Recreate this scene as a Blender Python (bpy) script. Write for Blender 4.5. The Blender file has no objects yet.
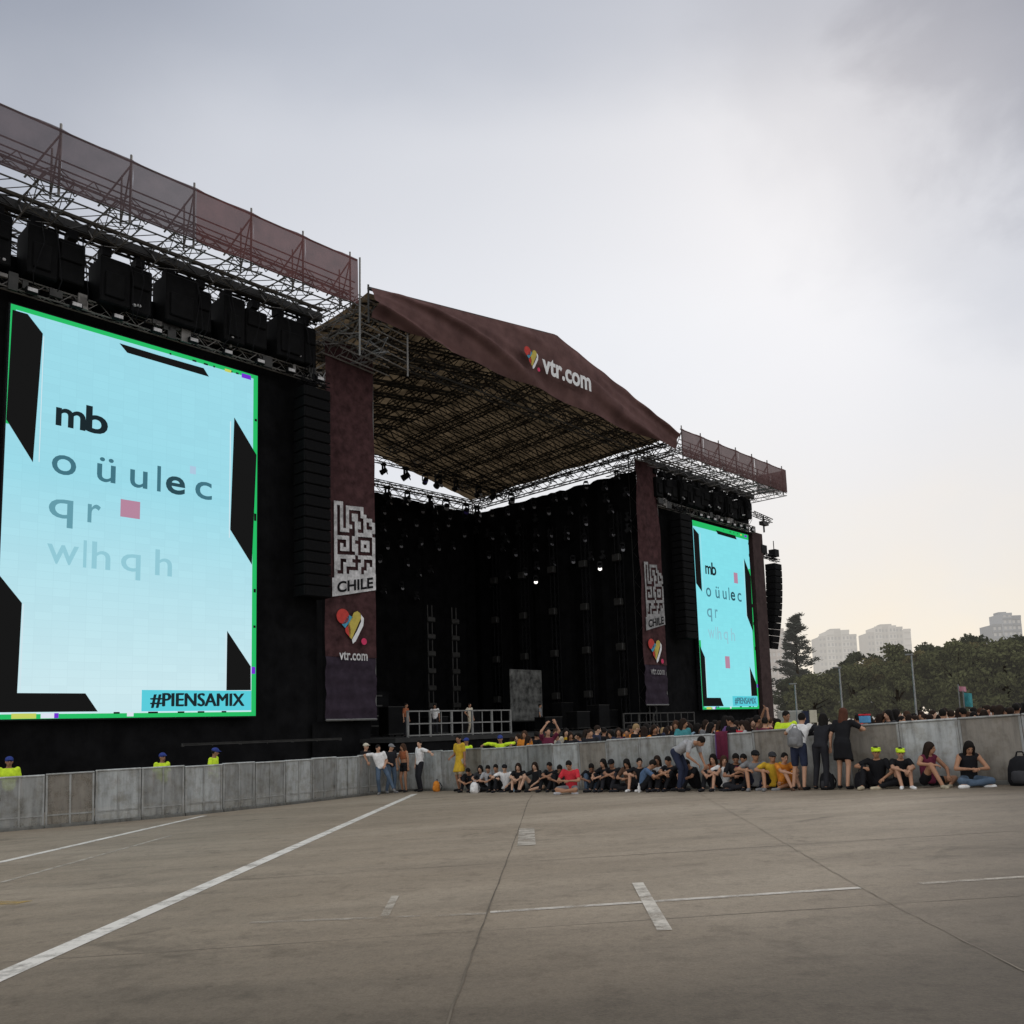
import bpy, bmesh, math, random
from mathutils import Vector, Matrix
R = random.Random(11)
scene = bpy.context.scene
COL = scene.collection
PI = math.pi
rad = math.radians

# ------------------------------------------------------------------ helpers
class MB:
    """collects simple shapes and links them as one mesh object"""
    def __init__(s): s.v = []; s.f = []; s.mi = []; s.cur = 0
    def add(s, vs, fs):
        n = len(s.v); s.v += [tuple(p) for p in vs]
        for f in fs: s.f.append(tuple(i + n for i in f)); s.mi.append(s.cur)
    def box(s, x0, x1, y0, y1, z0, z1):
        s.add([(x0,y0,z0),(x1,y0,z0),(x1,y1,z0),(x0,y1,z0),(x0,y0,z1),(x1,y0,z1),(x1,y1,z1),(x0,y1,z1)],
              [(0,3,2,1),(4,5,6,7),(0,1,5,4),(1,2,6,5),(2,3,7,6),(3,0,4,7)])
    def bevbox(s, x0, x1, y0, y1, z0, z1, b=.02):
        bm = bmesh.new(); bmesh.ops.create_cube(bm, size=1)
        bmesh.ops.scale(bm, vec=(x1-x0, y1-y0, z1-z0), verts=bm.verts)
        bmesh.ops.translate(bm, vec=((x0+x1)/2, (y0+y1)/2, (z0+z1)/2), verts=bm.verts)
        bmesh.ops.bevel(bm, geom=bm.edges[:], offset=b, segments=1, affect='EDGES')
        s.bm(bm)
    def bm(s, bm):
        bm.verts.ensure_lookup_table(); bm.verts.index_update()
        s.add([v.co[:] for v in bm.verts], [tuple(v.index for v in f.verts) for f in bm.faces]); bm.free()
    def tube(s, p, q, r, r2=None, n=4):
        p = Vector(p); q = Vector(q); d = q - p
        if d.length < 1e-6: return
        r2 = r if r2 is None else r2
        d.normalize(); a = d.orthogonal().normalized(); b = d.cross(a)
        vs = []
        for c, rr in ((p, r), (q, r2)):
            for i in range(n):
                t = 2*PI*i/n + .785
                vs.append(c + a*math.cos(t)*rr + b*math.sin(t)*rr)
        fs = [(i, (i+1) % n, n+(i+1) % n, n+i) for i in range(n)]
        fs += [tuple(range(n-1, -1, -1)), tuple(range(n, 2*n))]
        s.add(vs, fs)
    def path(s, pts, r, n=5):
        for a, b in zip(pts, pts[1:]): s.tube(a, b, r, n=n)
    def poly(s, pts): s.add(pts, [tuple(range(len(pts)))])
    def ball(s, c, rx, ry, rz, seg=10, ring=7, M=None):
        vs = []; fs = []
        c = Vector(c)
        def P(x, y, z):
            p = Vector((x, y, z)); return c + (M @ p if M else p)
        vs.append(P(0, 0, rz))
        for i in range(1, ring):
            t = PI*i/ring
            for j in range(seg):
                a = 2*PI*j/seg
                vs.append(P(rx*math.sin(t)*math.cos(a), ry*math.sin(t)*math.sin(a), rz*math.cos(t)))
        vs.append(P(0, 0, -rz))
        for j in range(seg): fs.append((0, 1+j, 1+(j+1) % seg))
        for i in range(ring-2):
            for j in range(seg):
                a = 1+i*seg+j; b = 1+i*seg+(j+1) % seg
                fs.append((a, a+seg, b+seg, b))
        L = len(vs)-1; o = 1+(ring-2)*seg
        for j in range(seg): fs.append((o+j, L, o+(j+1) % seg))
        s.add(vs, fs)
    def loft(s, rings):
        """rings: equal length loops of points, closed with caps"""
        n = len(rings[0]); vs = [p for r in rings for p in r]; fs = []
        for k in range(len(rings)-1):
            for i in range(n):
                fs.append((k*n+i, k*n+(i+1) % n, (k+1)*n+(i+1) % n, (k+1)*n+i))
        fs.append(tuple(range(n-1, -1, -1))); m = (len(rings)-1)*n
        fs.append(tuple(range(m, m+n)))
        s.add(vs, fs)
    def truss(s, p, q, w=.4, h=None, r=.03, bay=None, up=(0, 0, 1)):
        """square lattice girder from p to q"""
        p = Vector(p); q = Vector(q); d = q-p; L = d.length; d.normalize()
        up = Vector(up); h = h or w
        if abs(d.dot(up)) > .95: up = Vector((0, 1, 0))
        a = d.cross(up).normalized(); b = a.cross(d).normalized()
        cs = [a*w/2+b*h/2, a*w/2-b*h/2, -a*w/2-b*h/2, -a*w/2+b*h/2]
        for c in cs: s.tube(p+c, q+c, r)
        nb = max(2, round(L/(bay or w*1.3)))
        for i in range(nb):
            t0 = L*i/nb; t1 = L*(i+1)/nb
            for k in range(4):
                c0, c1 = cs[k], cs[(k+1) % 4]
                if i % 2: c0, c1 = c1, c0
                s.tube(p+d*t0+c0, p+d*t1+c1, r*.6, n=3)
    def mesh(s, name, mats, smooth=False):
        me = bpy.data.meshes.new(name); me.from_pydata(s.v, [], s.f); me.update()
        for m in (mats if isinstance(mats, (list, tuple)) else [mats]): me.materials.append(m)
        if isinstance(mats, (list, tuple)) and len(mats) > 1: me.polygons.foreach_set('material_index', s.mi)
        if smooth: me.polygons.foreach_set('use_smooth', [True]*len(me.polygons))
        return me
    def build(s, name, mat, parent=None, smooth=False, loc=None, rz=0):
        return link(name, s.mesh(name, mat, smooth), parent, loc, rz)

def link(name, me, parent=None, loc=None, rz=0):
    o = bpy.data.objects.new(name, me); COL.objects.link(o)
    if parent: o.parent = parent
    if loc: o.location = loc
    if rz: o.rotation_euler = (0, 0, rz)
    return o
def tag(o, label=None, cat=None, group=None, kind=None):
    if label: o['label'] = label
    if cat: o['category'] = cat
    if group: o['group'] = group
    if kind: o['kind'] = kind
    return o
def thing(name, label, cat, loc=(0, 0, 0), rz=0, group=None):
    o = link(name, None, None, loc, rz); return tag(o, label, cat, group)
def dup(o, parent=None):
    c = o.copy(); COL.objects.link(c)
    if parent: c.parent = parent
    for ch in list(o.children): dup(ch, c)
    return c

# ------------------------------------------------------------------ materials
def new_mat(name):
    m = bpy.data.materials.new(name); m.use_nodes = True
    nt = m.node_tree; nt.nodes.clear()
    return m, nt
def nd(nt, t, **k):
    n = nt.nodes.new(t)
    for a, v in k.items():
        if a.startswith('i_'):
            key = a[2:]; n.inputs[int(key) if key.isdigit() else key.replace('_', ' ')].default_value = v
        else: setattr(n, a, v)
    return n
def ramp(nt, fac, stops, interp='LINEAR'):
    r = nt.nodes.new('ShaderNodeValToRGB'); r.color_ramp.interpolation = interp
    e = r.color_ramp.elements
    while len(e) < len(stops): e.new(.5)
    for x, (p, c) in zip(e, stops): x.position = p; x.color = (*c, 1) if len(c) == 3 else c
    nt.links.new(fac, r.inputs[0]); return r
def c4(c): return (*c, 1)
def noisy(name, c, var=.25, scale=6, rough=.8, spec=.3, bump=0, metal=0, trans=0, detail=5, streak=None):
    """principled surface whose colour wanders with noise; trans = share of thin translucency"""
    m, nt = new_mat(name); L = nt.links.new
    tc = nd(nt, 'ShaderNodeTexCoord'); mp = nd(nt, 'ShaderNodeMapping')
    if streak: mp.inputs['Scale'].default_value = streak
    L(tc.outputs['Object'], mp.inputs[0])
    nz = nd(nt, 'ShaderNodeTexNoise', i_Scale=scale, i_Detail=detail, i_Roughness=.6); L(mp.outputs[0], nz.inputs['Vector'])
    lo = tuple(x*(1-var) for x in c); hi = tuple(min(1, x*(1+var)) for x in c)
    rp = ramp(nt, nz.outputs['Fac'], [(.3, lo), (.7, hi)])
    b = nd(nt, 'ShaderNodeBsdfPrincipled', i_Roughness=rough, i_Metallic=metal); b.inputs['Specular IOR Level'].default_value = spec
    L(rp.outputs[0], b.inputs['Base Color'])
    if bump:
        bp = nd(nt, 'ShaderNodeBump', i_Strength=bump, i_Distance=.02); L(nz.outputs['Fac'], bp.inputs['Height']); L(bp.outputs[0], b.inputs['Normal'])
    out = nd(nt, 'ShaderNodeOutputMaterial'); last = b.outputs[0]
    if trans:
        t = nd(nt, 'ShaderNodeBsdfTranslucent'); L(rp.outputs[0], t.inputs[0])
        mx = nd(nt, 'ShaderNodeMixShader', i_0=trans); L(last, mx.inputs[1]); L(t.outputs[0], mx.inputs[2]); last = mx.outputs[0]
    L(last, out.inputs[0]); return m
def emis(name, c, s=1.0, grid=False, c2=None, z0=0, z1=1):
    m, nt = new_mat(name); L = nt.links.new
    e = nd(nt, 'ShaderNodeEmission', i_Strength=s); e.inputs[0].default_value = c4(c)
    if c2 or grid:
        tc = nd(nt, 'ShaderNodeTexCoord'); sp = nd(nt, 'ShaderNodeSeparateXYZ'); L(tc.outputs['Object'], sp.inputs[0])
        mr = nd(nt, 'ShaderNodeMapRange'); mr.inputs[1].default_value = z0; mr.inputs[2].default_value = z1; L(sp.outputs[2], mr.inputs[0])
        rp = ramp(nt, mr.outputs[0], [(0, c2 or c), (.75, c)])
        # led cabinets: faint brightness steps between the modules of the wall, and thin seams
        mp = nd(nt, 'ShaderNodeMapping'); mp.inputs['Rotation'].default_value = (PI/2, 0, 0); L(tc.outputs['Object'], mp.inputs[0])
        br = nd(nt, 'ShaderNodeTexBrick', offset=0, i_Scale=1.0, i_Mortar_Size=.01, i_Brick_Width=.6, i_Row_Height=.3)
        br.inputs['Color1'].default_value = (.975, .975, .98, 1); br.inputs['Color2'].default_value = (1.012, 1.012, 1.012, 1); br.inputs['Mortar'].default_value = (.95, .95, .955, 1)
        L(mp.outputs[0], br.inputs[0])
        mx = nd(nt, 'ShaderNodeMix', data_type='RGBA', blend_type='MULTIPLY'); mx.inputs[0].default_value = 1
        L(rp.outputs[0], mx.inputs[6]); L(br.outputs[0], mx.inputs[7]); L(mx.outputs[2], e.inputs[0])
    out = nd(nt, 'ShaderNodeOutputMaterial'); L(e.outputs[0], out.inputs[0]); return m
def see_thru(name, c, alpha, scale=30, trans=.4, var=.2):
    """woven mesh: fine open weave as a share of transparency, thin cloth elsewhere"""
    m, nt = new_mat(name); L = nt.links.new
    tc = nd(nt, 'ShaderNodeTexCoord')
    nz = nd(nt, 'ShaderNodeTexNoise', i_Scale=1.3, i_Detail=4); L(tc.outputs['Object'], nz.inputs[0])
    rp = ramp(nt, nz.outputs['Fac'], [(.3, tuple(x*(1-var) for x in c)), (.7, tuple(x*(1+var) for x in c))])
    d = nd(nt, 'ShaderNodeBsdfDiffuse'); t = nd(nt, 'ShaderNodeBsdfTranslucent'); tr = nd(nt, 'ShaderNodeBsdfTransparent')
    L(rp.outputs[0], d.inputs[0]); L(rp.outputs[0], t.inputs[0])
    a = nd(nt, 'ShaderNodeMixShader', i_0=trans); L(d.outputs[0], a.inputs[1]); L(t.outputs[0], a.inputs[2])
    b = nd(nt, 'ShaderNodeMixShader', i_0=alpha); L(a.outputs[0], b.inputs[1]); L(tr.outputs[0], b.inputs[2])
    out = nd(nt, 'ShaderNodeOutputMaterial'); L(b.outputs[0], out.inputs[0]); return m

M = {}
M['drape'] = noisy('black_drape', (.0080, .0080, .0086), .4, 1.2, .95, .03)
M['black'] = noisy('black_metal', (.008, .008, .009), .4, 3, .7, .12)
M['black_box'] = noisy('black_case', (.0058, .0058, .0062), .4, 2, .7, .08)
M['grille'] = noisy('speaker_grille', (.0058, .0058, .0062), .5, 14, .8, .08)
M['alu'] = noisy('truss_alloy', (.26, .26, .26), .3, 3, .45, .5, metal=.3)
M['dark_alu'] = noisy('dark_truss', (.026, .025, .023), .4, 3, .55, .4)
M['pipe'] = noisy('scaffold_pipe', (.16, .15, .14), .35, 3, .5, .4)
M['canopy'] = noisy('canopy_cloth', (.086, .062, .037), .8, .8, .9, .05, trans=.6, detail=9)
M['fascia'] = noisy('maroon_cloth', (.158, .090, .084), .3, .9, .9, .05, trans=.25, bump=.3)
M['banner'] = noisy('maroon_banner', (.056, .027, .028), .5, 2.2, .9, .1)
M['banner_low'] = noisy('purple_banner', (.034, .025, .036), .3, 2.5, .9, .1)
M['side_cloth'] = noisy('brown_side_cloth', (.055, .037, .036), .3, 1.5, .9, .1)
M['mesh'] = see_thru('shade_mesh_grey', (.135, .095, .100), .15)
M['mesh_red'] = see_thru('shade_mesh_brown', (.15, .085, .082), .09)
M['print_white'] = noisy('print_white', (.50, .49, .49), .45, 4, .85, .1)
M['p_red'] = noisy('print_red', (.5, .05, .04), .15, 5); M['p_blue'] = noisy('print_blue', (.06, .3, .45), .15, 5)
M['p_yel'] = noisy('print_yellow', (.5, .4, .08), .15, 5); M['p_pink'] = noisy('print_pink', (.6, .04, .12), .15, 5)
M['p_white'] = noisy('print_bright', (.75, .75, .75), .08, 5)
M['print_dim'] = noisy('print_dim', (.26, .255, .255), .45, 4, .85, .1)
M['deck'] = noisy('stage_deck', (.02, .02, .02), .3, 2, .7)
M['rail'] = noisy('galvanised_rail', (.17, .17, .165), .25, 4, .5, .4)
M['grey_panel'] = noisy('grey_backdrop', (.085, .085, .08), .95, 2.2, .8)
M['asphalt_line'] = None

# ------------------------------------------------------------------ camera
CAMZ = 1.25
cam = bpy.data.cameras.new('camera'); co = bpy.data.objects.new('camera', cam); COL.objects.link(co)
cam.sensor_width = 36; cam.lens = 880/1024*36; cam.shift_y = (616-512)/1024; cam.clip_end = 20000; cam.clip_start = .05
pitch = math.atan((725.6-616)/880)
co.matrix_world = Matrix.Translation((0, 0, CAMZ)) @ Matrix.Rotation(PI/2+pitch, 4, 'X') @ Matrix.Rotation(-math.atan(.03), 4, 'Z')
scene.camera = co
scene.render.resolution_x = scene.render.resolution_y = 1024
scene.view_settings.view_transform = 'Standard'; scene.view_settings.look = 'None'
scene.view_settings.exposure = 0; scene.view_settings.gamma = 1
scene.cycles.max_bounces = 6; scene.cycles.transparent_max_bounces = 16
scene.cycles.use_denoising = True

# ------------------------------------------------------------------ sky and sun (overcast, bright low behind the stage, raised again behind the camera)
SUN_EL, SUN_AZ = rad(34), rad(22)            # azimuth clockwise from +Y
w = bpy.data.worlds.new('World'); scene.world = w; w.use_nodes = True
nt = w.node_tree; nt.nodes.clear(); L = nt.links.new
sky = nd(nt, 'ShaderNodeTexSky', sky_type='NISHITA', sun_disc=False, sun_elevation=SUN_EL, sun_rotation=SUN_AZ)
bg1 = nd(nt, 'ShaderNodeBackground', i_Strength=.012); L(sky.outputs[0], bg1.inputs[0])
tc = nd(nt, 'ShaderNodeTexCoord')
nrm = nd(nt, 'ShaderNodeVectorMath', operation='NORMALIZE'); L(tc.outputs['Generated'], nrm.inputs[0])
def dirdot(v):
    n = nd(nt, 'ShaderNodeVectorMath', operation='DOT_PRODUCT'); n.inputs[1].default_value = Vector(v).normalized(); L(nrm.outputs[0], n.inputs[0]); return n.outputs['Value']
# cloud layer brightness falls off around a bright patch, with lens vignetting painted in
mp = nd(nt, 'ShaderNodeMapping'); mp.inputs['Scale'].default_value = (1.0, 1.0, 1.5); mp.inputs['Rotation'].default_value = (0, rad(12), 0); L(nrm.outputs[0], mp.inputs[0])
nz = nd(nt, 'ShaderNodeTexNoise', i_Scale=1.9, i_Detail=7, i_Roughness=.52, i_Distortion=.2); L(mp.outputs[0], nz.inputs[0])
nz2 = nd(nt, 'ShaderNodeTexNoise', i_Scale=5.5, i_Detail=6, i_Roughness=.55, i_Distortion=.25); L(mp.outputs[0], nz2.inputs[0])
ns = nd(nt, 'ShaderNodeMath', operation='MULTIPLY_ADD'); ns.inputs[1].default_value = .06; L(nz.outputs['Fac'], ns.inputs[0])
d0 = dirdot((.0925, .942, .322)); L(d0, ns.inputs[2])
ns2 = nd(nt, 'ShaderNodeMath', operation='MULTIPLY_ADD'); ns2.inputs[1].default_value = .03; L(nz2.outputs['Fac'], ns2.inputs[0]); L(ns.outputs[0], ns2.inputs[2])
sb = nd(nt, 'ShaderNodeMath', operation='SUBTRACT'); sb.inputs[1].default_value = .06; L(ns2.outputs[0], sb.inputs[0])
cl = ramp(nt, sb.outputs[0], [(0, (1.0, 1.0, 1.0)), (.32, (.92, .92, .93)), (.55, (.50, .51, .54)), (.72, (.40, .42, .47)), (.80, (.46, .48, .53)), (.90, (.66, .675, .715)), (.965, (.72, .73, .76)), (1, (.745, .76, .79))])  # first stops, facing away from the stage, are raised as added front fill
cl.color_ramp.interpolation = 'EASE'
# warm thin haze low over the horizon on the right
sp = nd(nt, 'ShaderNodeSeparateXYZ'); L(nrm.outputs[0], sp.inputs[0])
hz = nd(nt, 'ShaderNodeMapRange', clamp=True, interpolation_type='SMOOTHSTEP'); hz.inputs[1].default_value = .40; hz.inputs[2].default_value = .02; L(sp.outputs[2], hz.inputs[0])
dz = nd(nt, 'ShaderNodeMapRange', clamp=True, interpolation_type='SMOOTHSTEP'); dz.inputs[1].default_value = .74; dz.inputs[2].default_value = .985; L(dirdot((.50, .97, .06)), dz.inputs[0])
mz = nd(nt, 'ShaderNodeMath', operation='MULTIPLY'); L(hz.outputs[0], mz.inputs[0]); L(dz.outputs[0], mz.inputs[1])
nzm = nd(nt, 'ShaderNodeMapRange', clamp=True); nzm.inputs[1].default_value = .3; nzm.inputs[2].default_value = .7; nzm.inputs[3].default_value = .55; nzm.inputs[4].default_value = 1.0; L(nz2.outputs['Fac'], nzm.inputs[0])
mz2 = nd(nt, 'ShaderNodeMath', operation='MULTIPLY'); L(mz.outputs[0], mz2.inputs[0]); L(nzm.outputs[0], mz2.inputs[1])
zn = nd(nt, 'ShaderNodeMath', operation='MULTIPLY_ADD'); zn.inputs[1].default_value = .15; L(nz.outputs['Fac'], zn.inputs[0]); L(sp.outputs[2], zn.inputs[2])
zs = nd(nt, 'ShaderNodeMath', operation='SUBTRACT'); zs.inputs[1].default_value = .085; L(zn.outputs[0], zs.inputs[0])
hr = ramp(nt, zs.outputs[0], [(.42, (1, 1, 1)), (.56, (.92, .92, .925)), (.65, (.70, .718, .755)), (.74, (.51, .53, .575)), (.86, (.85, .85, .85)), (.96, (1, 1, 1))]); hr.color_ramp.interpolation = 'EASE'
bn = nd(nt, 'ShaderNodeMath', operation='MULTIPLY_ADD'); bn.inputs[1].default_value = .06; L(nz2.outputs['Fac'], bn.inputs[0]); L(dirdot((.47, .65, .60)), bn.inputs[2])
bs = nd(nt, 'ShaderNodeMath', operation='SUBTRACT'); bs.inputs[1].default_value = .03; L(bn.outputs[0], bs.inputs[0])
br = ramp(nt, bs.outputs[0], [(.945, (1, 1, 1)), (.98, (.82, .83, .85)), (1, (.52, .535, .58))]); br.color_ramp.interpolation = 'EASE'
m1 = nd(nt, 'ShaderNodeMix', data_type='RGBA', blend_type='MULTIPLY'); m1.inputs[0].default_value = 1; L(cl.outputs[0], m1.inputs[6]); L(hr.outputs[0], m1.inputs[7])
m2 = nd(nt, 'ShaderNodeMix', data_type='RGBA', blend_type='MULTIPLY'); m2.inputs[0].default_value = 1; L(m1.outputs[2], m2.inputs[6]); L(br.outputs[0], m2.inputs[7])
mx = nd(nt, 'ShaderNodeMix', data_type='RGBA'); L(mz2.outputs[0], mx.inputs[0]); L(m2.outputs[2], mx.inputs[6]); mx.inputs[7].default_value = (.80, .705, .585, 1)
bg2 = nd(nt, 'ShaderNodeBackground', i_Strength=1.0); L(mx.outputs[2], bg2.inputs[0])
ad = nd(nt, 'ShaderNodeAddShader'); L(bg1.outputs[0], ad.inputs[0]); L(bg2.outputs[0], ad.inputs[1])
wo = nd(nt, 'ShaderNodeOutputWorld'); L(ad.outputs[0], wo.inputs[0])
sl = bpy.data.lights.new('sun', 'SUN'); sl.energy = .5; sl.angle = rad(25); sl.color = (1, .93, .84)
so = bpy.data.objects.new('sun', sl); COL.objects.link(so)
sd = Vector((math.sin(SUN_AZ)*math.cos(SUN_EL), math.cos(SUN_AZ)*math.cos(SUN_EL), math.sin(SUN_EL)))
so.rotation_euler = (-sd).to_track_quat('-Z', 'Y').to_euler(); so.location = (0, 0, 60)

# ------------------------------------------------------------------ ground: a lot that falls gently away to the left
NX, NY, NZ = -.0299913, .02596163, .99921295
def gz(x, y):
    r = math.hypot(x, y)
    if r > 60: x, y = x*60/r, y*60/r
    return CAMZ + (-1.25-NX*x-NY*y)/NZ
gm = MB(); SEG = 96; rings = [.6, 4, 15, 60, 120, 300, 900, 3000, 9000]
vs = [(0, 0, gz(0, 0))]; fs = []
for r in rings:
    for k in range(SEG):
        a = 2*PI*k/SEG; x, y = r*math.cos(a), r*math.sin(a); vs.append((x, y, gz(x, y)))
for k in range(SEG): fs.append((0, 1+k, 1+(k+1) % SEG))
for i in range(len(rings)-1):
    for k in range(SEG):
        a, b = 1+i*SEG+k, 1+i*SEG+(k+1) % SEG; fs.append((a, a+SEG, b+SEG, b))
gm.add(vs, fs)
m, nt = new_mat('worn_concrete'); L = nt.links.new
tc = nd(nt, 'ShaderNodeTexCoord')
def gnoise(scale, det, rough=.6, sc=None, dist=0):
    v = tc.outputs['Object']
    if sc:
        mp = nd(nt, 'ShaderNodeMapping'); mp.inputs['Scale'].default_value = sc; mp.inputs['Rotation'].default_value = (0, 0, rad(12)); L(v, mp.inputs[0]); v = mp.outputs[0]
    n = nd(nt, 'ShaderNodeTexNoise', i_Scale=scale, i_Detail=det, i_Roughness=rough, i_Distortion=dist); L(v, n.inputs[0]); return n.outputs['Fac']
def mul(col, fac, stops):
    r = ramp(nt, fac, stops); x = nd(nt, 'ShaderNodeMix', data_type='RGBA', blend_type='MULTIPLY'); x.inputs[0].default_value = 1
    L(col, x.inputs[6]); L(r.outputs[0], x.inputs[7]); return x.outputs[2]
base = ramp(nt, gnoise(.16, 8, .62, (.55, 1.6, 1), .4), [(.28, (.228, .184, .132)), (.5, (.302, .248, .184)), (.72, (.385, .324, .248))]).outputs[0]
base = mul(base, gnoise(.75, 7, .65, (.6, 2.2, 1)), [(.34, (.82, .82, .82)), (.54, (1, 1, 1)), (.75, (1.05, 1.045, 1.04))])        # dragged dirt
base = mul(base, gnoise(3.2, 6, .7), [(.34, (.78, .77, .76)), (.47, (1, 1, 1))])                  # spots
base = mul(base, gnoise(.42, 5, .7, None, 1.2), [(.30, (.66, .65, .64)), (.38, (1, 1, 1))])              # oil stains
base = mul(base, gnoise(60, 3, .8), [(.25, (.72, .72, .72)), (.75, (1.22, 1.22, 1.22))])
base = mul(base, gnoise(14, 5, .75), [(.3, (.80, .79, .78)), (.5, (1, 1, 1)), (.72, (1.10, 1.10, 1.09))])           # aggregate
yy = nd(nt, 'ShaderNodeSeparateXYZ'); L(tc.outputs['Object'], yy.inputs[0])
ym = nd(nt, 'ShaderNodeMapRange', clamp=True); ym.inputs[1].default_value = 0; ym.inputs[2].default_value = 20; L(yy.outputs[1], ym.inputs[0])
base = mul(base, ym.outputs[0], [(.10, (.30, .295, .29)), (.217, (.46, .455, .45)), (.262, (.64, .635, .63)), (.3145, (.82, .817, .815)), (.3175, (.90, .898, .895)), (.52, (1, 1, 1))])     # lens vignetting painted in towards the camera, plus a darker slab before the joint
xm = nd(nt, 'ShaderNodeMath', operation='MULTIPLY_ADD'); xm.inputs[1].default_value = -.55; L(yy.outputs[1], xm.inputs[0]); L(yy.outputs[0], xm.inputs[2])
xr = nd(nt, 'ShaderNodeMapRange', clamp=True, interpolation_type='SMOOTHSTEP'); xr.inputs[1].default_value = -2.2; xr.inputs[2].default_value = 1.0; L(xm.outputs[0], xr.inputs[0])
base = mul(base, xr.outputs[0], [(0, (1, 1, 1)), (1, (.48, .47, .46))])           # lens vignetting painted into the colour towards the right corner
vor = nd(nt, 'ShaderNodeTexVoronoi', i_Scale=1.7, feature='F1'); L(tc.outputs['Object'], vor.inputs[0])
base = mul(base, vor.outputs['Distance'], [(.0, (.35, .35, .35)), (.018, (.5, .5, .5)), (.03, (1, 1, 1))])      # gum and pebbles
b = nd(nt, 'ShaderNodeBsdfPrincipled', i_Roughness=.72); b.inputs['Specular IOR Level'].default_value = .3; L(base, b.inputs['Base Color'])
bp = nd(nt, 'ShaderNodeBump', i_Strength=.35, i_Distance=.01); L(gnoise(45, 4, .7), bp.inputs['Height']); L(bp.outputs[0], b.inputs['Normal'])
out = nd(nt, 'ShaderNodeOutputMaterial'); L(b.outputs[0], out.inputs[0])
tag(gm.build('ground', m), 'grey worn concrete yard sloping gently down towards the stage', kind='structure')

def worn(name, c, keep):
    """paint worn through to the concrete"""
    m, nt = new_mat(name); L = nt.links.new; tc = nd(nt, 'ShaderNodeTexCoord')
    n = nd(nt, 'ShaderNodeTexNoise', i_Scale=4, i_Detail=9, i_Roughness=.75); L(tc.outputs['Object'], n.inputs[0])
    r = ramp(nt, n.outputs['Fac'], [(keep-.14, (1, 1, 1)), (keep+.14, (0, 0, 0))])
    b = nd(nt, 'ShaderNodeBsdfPrincipled', i_Roughness=.7); b.inputs['Base Color'].default_value = c4(c)
    t = nd(nt, 'ShaderNodeBsdfTransparent'); x = nd(nt, 'ShaderNodeMixShader'); L(r.outputs[0], x.inputs[0]); L(t.outputs[0], x.inputs[1]); L(b.outputs[0], x.inputs[2])
    o = nd(nt, 'ShaderNodeOutputMaterial'); L(x.outputs[0], o.inputs[0]); return m
def strip(name, pts, w, mat, lift=.004, jit=0, steps=1):
    mb = MB(); P = []
    for (a, b) in zip(pts, pts[1:]):
        for k in range(steps): P.append((a[0]+(b[0]-a[0])*k/steps+R.uniform(-jit, jit), a[1]+(b[1]-a[1])*k/steps+R.uniform(-jit, jit)))
    P.append(pts[-1]); vs = []
    for i, p in enumerate(P):
        q = P[min(i+1, len(P)-1)]; o = P[max(i-1, 0)]
        dx, dy = q[0]-o[0], q[1]-o[1]; l = math.hypot(dx, dy); nx, ny = -dy/l*w/2, dx/l*w/2
        k = 1 + (R.uniform(-.45, .45) if jit else 0)
        for s in (1, -1):
            x, y = p[0]+nx*s*k, p[1]+ny*s*k; vs.append((x, y, gz(x, y)+lift))
    mb.add(vs, [(2*i, 2*i+1, 2*i+3, 2*i+2) for i in range(len(P)-1)])
    return tag(mb.build(name, mat), kind='structure')
wp = worn('white_road_paint', (.72, .69, .63), .62); wf = worn('faded_road_paint', (.47, .425, .355), .52); yp = worn('faded_yellow_paint', (.46, .31, .08), .5)
cr = noisy('joint_filler', (.125, .105, .08), .3, 3, .9)
strip('painted_line', [(-3.37, 2), (-3.32, 29.0)], .19, wp)
strip('painted_line', [(-7.85, 9), (-8.25, 23.6)], .17, wp)
strip('painted_line', [(-6.3, 9), (-6.66, 17.2)], .09, wf)
strip('painted_line', [(-.24, 7.11), (2.69, 7.19)], .085, worn('thin_white_paint', (.55, .51, .45), .56))
strip('painted_line', [(3.17, 7.21), (5.2, 7.25)], .085, wf)
strip('painted_line', [(-2.17, 7.29), (-.26, 7.06)], .08, worn('nearly_gone_paint', (.42, .375, .31), .46))
strip('painted_mark', [(1.05, 8.1), (.95, 6.05)], .10, worn('short_white_paint', (.58, .54, .47), .58), .006)
strip('painted_mark', [(-1.13, 8.2), (-1.08, 7.2)], .07, wf, .006)
strip('painted_mark', [(.13, 14.2), (.1, 11.7)], .24, worn('patch_paint', (.44, .40, .34), .55), .006)
strip('painted_mark', [(-5.5, 9.36), (-5.05, 9.24)], .22, yp)
strip('slab_joint', [(-.40, 2.6), (-.36, 4.35), (-.24, 7.68), (.0, 14), (.24, 21.06), (.4, 24)], .010, cr, .006, .004, 14)
strip('slab_joint', [(4.23, 21.2), (3.14, 11.24), (2.69, 7.19), (2.51, 4.73), (2.4, 3)], .006, noisy('pale_joint', (.22, .187, .145), .3, 3, .9), .006, .008, 18)
strip('slab_joint', [(-9, 6.0), (-3.4, 6.35), (6, 6.55)], .009, noisy('fine_joint', (.21, .182, .146), .3, 3, .9), .002, .01, 20)
strip('slab_joint', [(-9, 9.9), (0, 10.1), (9, 10.2)], .014, noisy('fine_joint2', (.22, .19, .152), .3, 3, .9), .002, .01, 20)

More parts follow.
